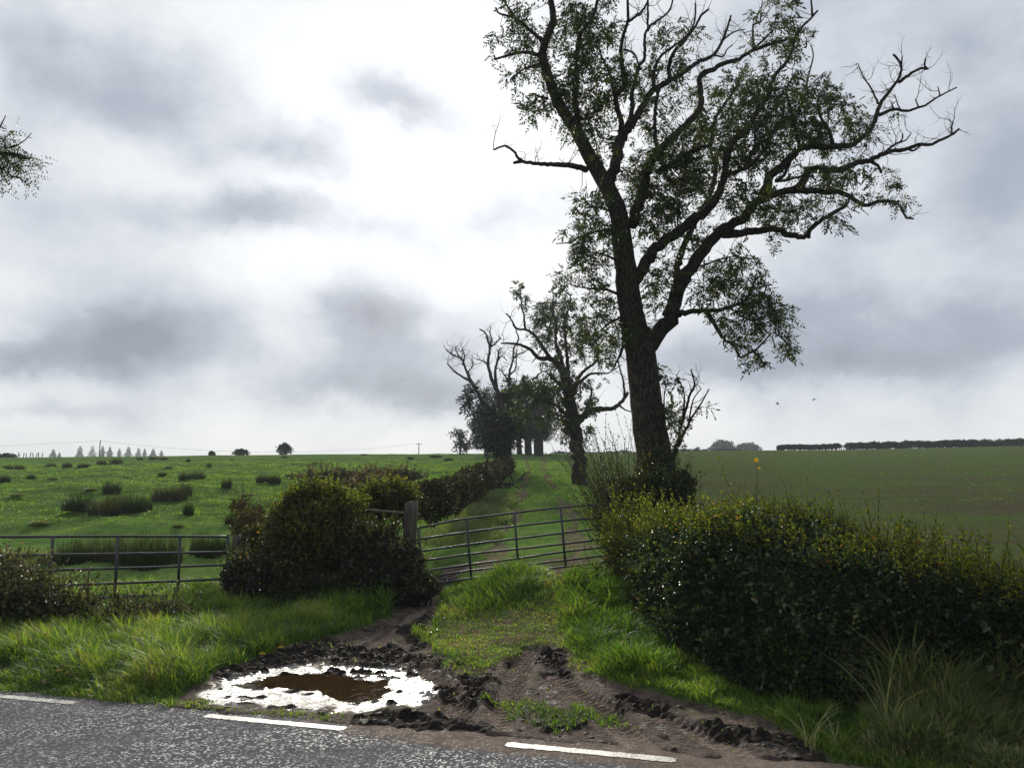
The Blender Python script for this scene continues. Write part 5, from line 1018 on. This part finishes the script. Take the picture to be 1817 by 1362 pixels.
# ------------------------------------------------------------------ rush clumps in the pasture
def rush_proto(kind):
    mb = MB(); n = 520; a = rng.random(n) * 6.28; r = np.sqrt(rng.random(n)) * .36; pos = np.stack([np.cos(a) * r, np.sin(a) * r, np.full(n, -.03)], -1)
    h = rng.uniform(.5, 1.0, n) * (1 - .55 * (r / .36) ** 2) * (1 if kind != 2 else .6); blades(mb, pos, h, np.full(n, .014 if kind < 2 else .03), a + rng.normal(size=n) * .5, rng.uniform(.1, .5, n), rng.random(n) * (.95 if kind else .6), 2)
    return mb
protos = [rush_proto(k) for k in range(3)]
RUSH = [ # u, v(base), width px, height px, variant
 (198, 876, 34, 32, 0), (140, 905, 60, 42, 0), (185, 915, 56, 36, 1), (206, 905, 44, 34, 1), (238, 908, 48, 36, 0), (258, 905, 24, 24, 0), (290, 888, 44, 34, 1), (312, 888, 40, 36, 1), (328, 880, 26, 26, 0), (334, 914, 20, 28, 0), (333, 852, 36, 18, 0), (352, 851, 26, 16, 0), (288, 845, 20, 12, 0),
 (402, 865, 20, 20, 0), (466, 856, 26, 18, 0), (486, 856, 26, 18, 0), (7, 855, 22, 16, 0), (55, 850, 18, 14, 0), (219, 848, 24, 8, 2), (119, 829, 20, 13, 0), (148, 829, 26, 12, 0), (14, 832, 24, 12, 0), (34, 832, 20, 12, 0), (90, 828, 22, 10, 0), (180, 824, 20, 14, 1), (206, 823, 30, 16, 1), (334, 819, 11, 9, 0), (371, 829, 11, 10, 0), (412, 817, 10, 5, 0),
 (248, 816, 14, 7, 0), (272, 815, 22, 8, 1), (290, 815, 18, 7, 1), (605, 833, 30, 8, 2), (678, 832, 30, 9, 2), (729, 815, 15, 9, 0), (773, 811, 30, 7, 0), (796, 817, 20, 9, 0), (646, 808, 16, 5, 0), (560, 822, 18, 6, 2), (505, 812, 16, 5, 0), (95, 850, 18, 6, 2), (160, 870, 26, 8, 2),
 (190, 1000, 60, 60, 1), (232, 1006, 80, 72, 1), (262, 1012, 80, 76, 0), (296, 1004, 70, 70, 1), (150, 998, 60, 54, 1), (120, 1004, 64, 52, 0), (86, 1004, 50, 50, 2), (368, 992, 56, 54, 0), (352, 986, 40, 50, 1), (392, 984, 40, 44, 0), (50, 998, 60, 40, 2), (14, 1000, 60, 44, 2), (-20, 1004, 60, 44, 2), (425, 965, 30, 44, 1), (440, 940, 34, 40, 1), (410, 930, 26, 30, 0), (455, 915, 30, 24, 0),
 (316, 935, 24, 12, 2), (70, 930, 40, 12, 2), (300, 830, 20, 6, 2), (520, 845, 40, 10, 2), (560, 862, 40, 12, 2), (30, 880, 30, 8, 2), (440, 880, 30, 10, 2)]
NICE = {(198, 876): 'upright dark rush clump at the back of the mid-pasture cluster', (140, 905): 'wide spiky rush clump at the left end of the mid-pasture cluster', (185, 915): 'brownish rush clump lowest in the mid-pasture cluster', (206, 905): 'brown rush clump in the heart of the mid-pasture cluster', (238, 908): 'dark rush clump at the right end of the mid-pasture cluster',
        (290, 888): 'brown rush clump, left half of the pair right of the mid-pasture cluster', (312, 888): 'brown rush clump, right half of the pair right of the mid-pasture cluster', (334, 914): 'lone narrow rush clump below the brown pair in the left pasture', (402, 865): 'small lone round rush clump right of the middle of the left pasture',
        (262, 1012): 'largest dark rush clump, directly behind the left gate', (368, 992): 'dark rush clump behind the right end of the left gate', (120, 1004): 'dark rush clump behind the left gate near its second upright', (232, 1006): 'brown-tipped rush clump behind the left gate, left of the largest clump', (296, 1004): 'brown-tipped rush clump behind the left gate, right of the largest clump'}
first = {}
for (u, v, w_, h_, k) in RUSH:
    g = G(u, v); Y = g[1]
    if 850 < v < 920 and k < 2: w_ *= 1.15; h_ *= 1.3
    if k not in first: o = protos[k].build('rush_clump', [M_rush, M_rush, M_tall][k]); first[k] = o
    else: o = first[k].copy(); COL.objects.link(o)
    o.location = g; sx_ = max(.3, w_ * Y / FPX / .95); sz_ = min(h_ * Y / FPX / (.95 if k < 2 else .6), .95) * (1.22 if 980 < v < 1030 and k < 2 else 1); o.scale = (sx_, sx_, sz_); o.rotation_euler = (0, 0, rng.random() * 6.28)
    lab = NICE.get((u, v)) or (['small dark rush clump dotted over the far left pasture', 'brownish rush clump in the far left pasture', 'pale low grass tussock in the left pasture'][k] if v < 920 else ['dark rush clump among the rushes behind the left gate', 'brown-tipped rush clump among the rushes behind the left gate', 'pale tussock of bleached grass behind the left gate'][k])
    tag(o, lab, 'rush clump' if k < 2 else 'tussock', 'rush clumps and tussocks in the left pasture')

# ------------------------------------------------------------------ grass
LUSH = gpoly([(1000, 1030), (1060, 1015), (1110, 1050), (1170, 1090), (1210, 1120), (1235, 1190), (1190, 1225), (1090, 1220), (1010, 1160), (985, 1090)])
LUSH2 = gpoly([(540, 1060), (640, 1050), (740, 1058), (770, 1075), (700, 1095), (620, 1115), (540, 1090)])
LUSH3 = gpoly([(740, 1010), (760, 960), (830, 930), (900, 925), (890, 985), (840, 1000)])
STRIP = poly([(870, 1250), (960, 1250), (1070, 1268), (1110, 1290), (1000, 1296), (900, 1280)]); STRIP2 = poly([(330, 1252), (460, 1262), (600, 1275), (590, 1284), (440, 1270), (320, 1260)]); STRIP3 = poly([(770, 1165), (860, 1180), (880, 1192), (850, 1202), (790, 1190)])
MND = G(905, 1040)[:2]; MND2 = G(850, 1085)[:2]
def grass_field(n, y0, y1, a0, a1, near):
    y = y0 * (y1 / y0) ** rng.random(n); x = y * rng.uniform(a0, a1, n); s, mud, worn, rut = masks(x, y)
    lush = np.maximum(np.maximum(sst(psd(x, y, LUSH), -.12, .25), sst(psd(x, y, LUSH2), -.2, .25)), sst(psd(x, y, LUSH3), -.5, .5) * .5)
    md = np.exp(-((x - MND[0]) / .55) ** 2 - ((y - MND[1]) / .8) ** 2) + .6 * np.exp(-((x - MND2[0]) / .4) ** 2 - ((y - MND2[1]) / .5) ** 2)
    clump = fbm(x * 1.5, y * 1.5, 101, 4); cl2 = fbm(x * 5, y * 5, 102, 3)
    if near:
        left = sst(-x, .6, 1.6); base = .085 + .12 * left + .07 * sst(x, 2.0, 2.6)
        h = base * (1 + 1.7 * clump + 1.5 * cl2) + lush * .17 * (1 + clump + .6 * cl2) + .30 * np.minimum(md, 1) * (1 + .6 * cl2)
        h = h * (1 - .55 * worn * (1 - np.minimum(md, 1)) * (1 - lush)); h = h * (.30 + .70 * sst(s, .05, .8)) * (1 - .7 * sst(mud, .05, .5))
        keep = sst(s + fbm(x * 3, y * 3, 41, 4) * .28, .02, .16) * (1 - .985 * sst(mud, .15, .6)) * (1 - .75 * worn * (1 - lush) * (1 - np.minimum(md, 1)) * sst(cl2, -.02, .12)) * (1 - .9 * rut) * (x < 3.4)
        keep *= 1 - .93 * sst(psd(x, y, RING), -.12, .02)
        st_ = sst(psd(x, y, STRIP) + cl2 * .5, -.08, .08) + sst(psd(x, y, STRIP2) + cl2 * .4, -.08, .05) + sst(psd(x, y, STRIP3) + cl2 * .5, -.1, .1); keep = np.maximum(keep, st_ * .6 * sst(s, .02, .1)); h = np.where(st_ > .3, .05, h)
        w_ = (.0055 + .00055 * y) * rng.choice([.7, 1., 1.7], n, p=[.4, .4, .2])
    else:
        h = (.075 + .10 * np.maximum(clump + .1, 0) + .05 * cl2) * (.75 + .35 * sst(y, 14, 50)) + lush * .10; keep = (1 - .85 * rut) * (x < crop_edge(y)); w_ = .0012 * y
        h = h * np.where(x > -1.8, .8, 1.)
    rnd_sup = 1. if near else .58
    k = (rng.random(n) < keep) & (h > .012); cl2k = cl2[k]; x, y, h, lush, clump, worn = x[k], y[k], h[k], lush[k], clump[k], worn[k]; w_ = w_[k]
    h = np.maximum(h, .035) * rng.uniform(.55, 1.3, len(h)); rnd = np.clip(.46 + clump * 1.1 + cl2k * .5 + rng.normal(size=len(h)) * .2 + worn * .22 * (1 - lush), 0, rnd_sup)
    pos = np.stack([x, y, ground_detail(x, y)[0] - .01 if near else H(x, y) - .02], -1); head = rng.random(len(h)) * 6.28 * .8 + fbm(x, y, 111, 2) * 4
    return pos, h, w_ * (1 + .5 * lush), head, rng.uniform(.25, 1.15, len(h)), rnd, lush
mg = MB(); ml = MB()
for args, ns in [((330000, 4.9, 14.2, -.82, .62, True), 3), ((230000, 13.8, 75, -.82, .34, False), 2)]:
    pos, h, w_, head, lean, rnd, lush = grass_field(*args); L1 = (rng.random(len(h)) < lush)
    blades(mg, pos[~L1], h[~L1], w_[~L1], head[~L1], lean[~L1], rnd[~L1], ns); blades(ml, pos[L1], h[L1], w_[L1], head[L1], lean[L1], rnd[L1], ns)
tag(mg.build('grass', M_grass), 'ragged green grass of the verge, lane and pasture', 'grass', kind='stuff')
tag(ml.build('lush_grass', M_lush), 'bright lush long grass beside the hedge and before the bushes', 'grass', kind='stuff')
n = 52000; y = 8 * (90 / 8) ** rng.random(n); x = y * rng.uniform(.1, .8, n); rw = (y + .16 * x) / .42; y = y + (np.round(rw) - rw) * .42 * .85 + fbm(x * .3, y * .3, 3, 2) * .3
k = (x > crop_edge(y) + .3) & (fbm(x * .12, y * .5, 44, 4) + rng.normal(size=n) * .12 > -.02) & (psd(x, y, HP[:, :2]) < 9); x, y = x[k], y[k]; mb = MB(); blades(mb, np.stack([x, y, H(x, y) - .01], -1), rng.uniform(.02, .07, len(x)) * (1 + y * .01), .0009 * y + .003, rng.random(len(x)) * 6.28, rng.uniform(.2, 1, len(x)), rng.random(len(x)) * .4, 2)
tag(mb.build('crop_seedlings', M_grass), 'thin rows of green seedlings in the brown field', 'crop', kind='stuff')
# tall seeding grass under the hedge at the right
def patch(n, u, v, hfun, mat, name, label, w0, lean=(.3, 1.1), ns=4, rmax=1.):
    pg = np.array([Z0(*q_) for q_ in zip(u, v)]); lo, hi = pg.min(0), pg.max(0); x = rng.uniform(lo[0], hi[0], n * 4); y = rng.uniform(lo[1], hi[1], n * 4); d = psd(x, y, pg); k = d > 0; x, y, d = x[k][:n], y[k][:n], d[k][:n]
    h = hfun(x, y, d) * rng.uniform(.5, 1.15, len(x)); mb = MB(); blades(mb, np.stack([x, y, H(x, y)], -1), h, rng.uniform(.6, 1.4, len(x)) * w0, rng.random(len(x)) * 6.28 + fbm(x * 1.5, y * 1.5, 7, 2) * 3, rng.uniform(*lean, len(x)), np.clip(rng.random(len(x)) * rmax, 0, 1), ns)
    return tag(mb.build(name, mat), label, 'grass', kind='stuff')
patch(120000, (1515, 1560, 1640, 1800, 2100, 2300, 2000, 1700, 1500), (1310, 1270, 1240, 1235, 1250, 1420, 1460, 1380, 1345), lambda x, y, d: .80 * sst(d, -.12, .30) * np.clip(.92 + 1.4 * fbm(x * 2.6, y * 2.6, 5, 3), .5, 1.25) * (.35 + .65 * sst(rs(x, y), .3, 1.2)), M_tall, 'tall_grass', 'tall drooping seeding grass under the hedge at bottom right', .013, (.15, .8))
patch(5200, (1380, 1520, 1640, 1800, 1800, 1600, 1480), (1300, 1300, 1320, 1370, 1420, 1372, 1345), lambda x, y, d: .12 + 0 * x, M_grass, 'verge_grass', 'short green grass fringe along the road at bottom right', .006)
patch(600, (1230, 1330, 1430, 1480, 1400, 1280), (1215, 1240, 1270, 1300, 1296, 1252), lambda x, y, d: .16 + 0 * x, M_grass, 'verge_grass', 'sparse grass at the foot of the dark hedge', .006)
patch(2600, (400, 480, 640, 760, 740, 560, 410), (1068, 1066, 1060, 1050, 1075, 1090, 1088), lambda x, y, d: .34 + 0 * x, M_dead, 'dead_grass', 'bleached dead grass stems at the foot of the brambles', .006)
patch(2600, (0, 200, 420, 560, 700, 560, 330, 0, -300, -300), (1080, 1085, 1095, 1090, 1092, 1130, 1190, 1215, 1200, 1080), lambda x, y, d: .30 + 0 * x, M_dead, 'dead_grass', 'bleached dead stalks scattered through the left verge', .005)
for u, v, h_ in [(1437, 1270, .5), (1484, 1285, .34), (1582, 1310, .98)]:
    b_ = P(u, v, 5.6); b_[2] = 0; mb = MB(); n = 12; blades(mb, b_ + rng.normal(size=(n, 3)) * [.02, .02, 0], rng.uniform(.6, 1, n) * h_, np.full(n, .008), rng.random(n) * 6.28, rng.uniform(.3, .9, n), rng.uniform(.5, 1, n), 4); tag(mb.build('grass_tuft', M_tall, None, loc=b_), 'pale arching grass tuft against the dark hedge foot, %s' % {.5: 'leftmost', .34: 'middle', .98: 'tallest with upright stems'}[h_], 'grass tuft', 'pale grass tufts before the hedge')

# ------------------------------------------------------------------ clods, stones, leaves
bm_ico = None
def ico():
    t = (1 + 5 ** .5) / 2; v = [(-1, t, 0), (1, t, 0), (-1, -t, 0), (1, -t, 0), (0, -1, t), (0, 1, t), (0, -1, -t), (0, 1, -t), (t, 0, -1), (t, 0, 1), (-t, 0, -1), (-t, 0, 1)]
    f = [(0, 11, 5), (0, 5, 1), (0, 1, 7), (0, 7, 10), (0, 10, 11), (1, 5, 9), (5, 11, 4), (11, 10, 2), (10, 7, 6), (7, 1, 8), (3, 9, 4), (3, 4, 2), (3, 2, 6), (3, 6, 8), (3, 8, 9), (4, 9, 5), (2, 4, 11), (6, 2, 10), (8, 6, 7), (9, 8, 1)]
    v = [unit(np.array(q_, float)) for q_ in v]; 
    for _ in range(1):
        c = {}; nf = []
        def mid(a, b2):
            k = (min(a, b2), max(a, b2))
            if k not in c: c[k] = len(v); v.append(unit((v[a] + v[b2]) / 2))
            return c[k]
        for a, b2, d in f: x, y, z = mid(a, b2), mid(b2, d), mid(d, a); nf += [(a, x, z), (b2, y, x), (d, z, y), (x, y, z)]
        f = nf
    return np.array(v), np.array(f)
IV, IF = ico()
def lump_mesh(mb, c, r, rough=.3):
    s_ = rng.random(3) * 50; f = fbm(IV[:, 0] * 1.6 + s_[0], IV[:, 1] * 1.6 + IV[:, 2] * 1.3 + s_[1], int(s_[2]), 4); mb.add(np.asarray(c) + IV * np.asarray(r) * (1 + f[:, None] * 2 * rough + rng.normal(size=(len(IV), 1)) * rough * .15), None, IF)
x = rng.uniform(-3.6, 4.6, 9000); y = rng.uniform(4.9, 11, 9000); s, mud, worn, rut = masks(x, y); rg = psd(x, y, RING); pt = fbm(x * 1.1, y * 1.4, 72, 3)
k = (mud > .8) & (s > .12) & (rng.random(9000) < np.where(pt > -.02, .6, .06)) & (rg < -.02) & (np.min([pld(x, y, ln)[0] - w for ln, w in TRACKS], axis=0) > .02); x, y = x[k][:1500], y[k][:1500]; zz = gz(x, y); mb = MB()
for i in range(len(x)): r_ = .007 + .022 * rng.random() ** 3; lump_mesh(mb, (x[i], y[i], zz[i] + r_ * .05), (r_ * rng.uniform(.8, 1.9), r_, r_ * .6), .85)
t = NT('clod_mud'); n_ = t.noise(t.pos((1, 1, 1)), 30, 4); M_clod = t.end(t.pbr(t.ramp(n_, [(.3, (.014, .011, .009)), (.7, (.05, .037, .029))]), .75, t.bump(n_, .01), .3))
tag(mb.build('mud_clods', M_clod), 'dark torn mud clods scattered over the track', 'mud', kind='stuff')
# loose chippings on the road
for (u, v, r_, lab) in [(1000, 1036, (.10, .07, .045), 'largest pinkish stone in the worn lane right of the grassy mound'), (984, 1046, (.05, .05, .03), 'small pinkish stone left of the largest stone in the lane'), (1012, 1013, (.07, .05, .03), 'flat pinkish stone just below the right side of the bent gate'), (1016, 1048, (.07, .05, .02), 'flat pinkish stone below the largest stone in the lane'),
                        (796, 1024, (.075, .05, .035), 'orange sandstone lump under the left end of the bent gate'), (1035, 1184, (.03, .03, .025), 'small round dark-capped stone at the edge of the bright grass'), (1175, 1312, (.045, .028, .02), 'flat grey stone in the mud beside the right-hand road dash'), (800, 1062, (.09, .05, .02), 'flat pale stone at the top of the muddy rut')]:
    g = G(u, v); g[2] = gz(g[0], g[1])[0]; mb = MB(); lump_mesh(mb, g + [0, 0, r_[2] * .2], r_, .6); tag(mb.build('stone', M_rock, None, False, loc=g), lab, 'stone')
for (u, v, lab) in [(492, 1160, 'bright orange fallen leaf on the dark mud behind the puddle'), (458, 1173, 'yellow-green torn leaf on the bank left of the puddle')]:
    g = G(u, v); g[2] = max(gz(g[0], g[1])[0], -.008) + .012; mb = MB(); leaves(mb, g[None], [[.8, .5, .15]], .085, .05, np.array([.3])); tag(mb.build('fallen_leaf', M_yel, None, loc=g), lab, 'leaf')

# ------------------------------------------------------------------ haze: thin damp air over the fields
mb = MB(); box(mb, [0, 455, 19], 1860, 1010, 43)
hz = mb.build('haze', M_wire); hz.data.materials.clear(); hm = bpy.data.materials.new('haze_air'); hm.use_nodes = True; hm.node_tree.nodes.clear()
ho = hm.node_tree.nodes.new('ShaderNodeOutputMaterial'); hv = hm.node_tree.nodes.new('ShaderNodeVolumePrincipled'); hv.inputs['Density'].default_value = .0006; hv.inputs['Color'].default_value = (.86, .91, .97, 1); hv.inputs['Anisotropy'].default_value = 0.
hm.node_tree.links.new(hv.outputs[0], ho.inputs['Volume']); hz.data.materials.append(hm); tag(hz, 'thin pale haze over the distant fields', 'haze', kind='stuff')
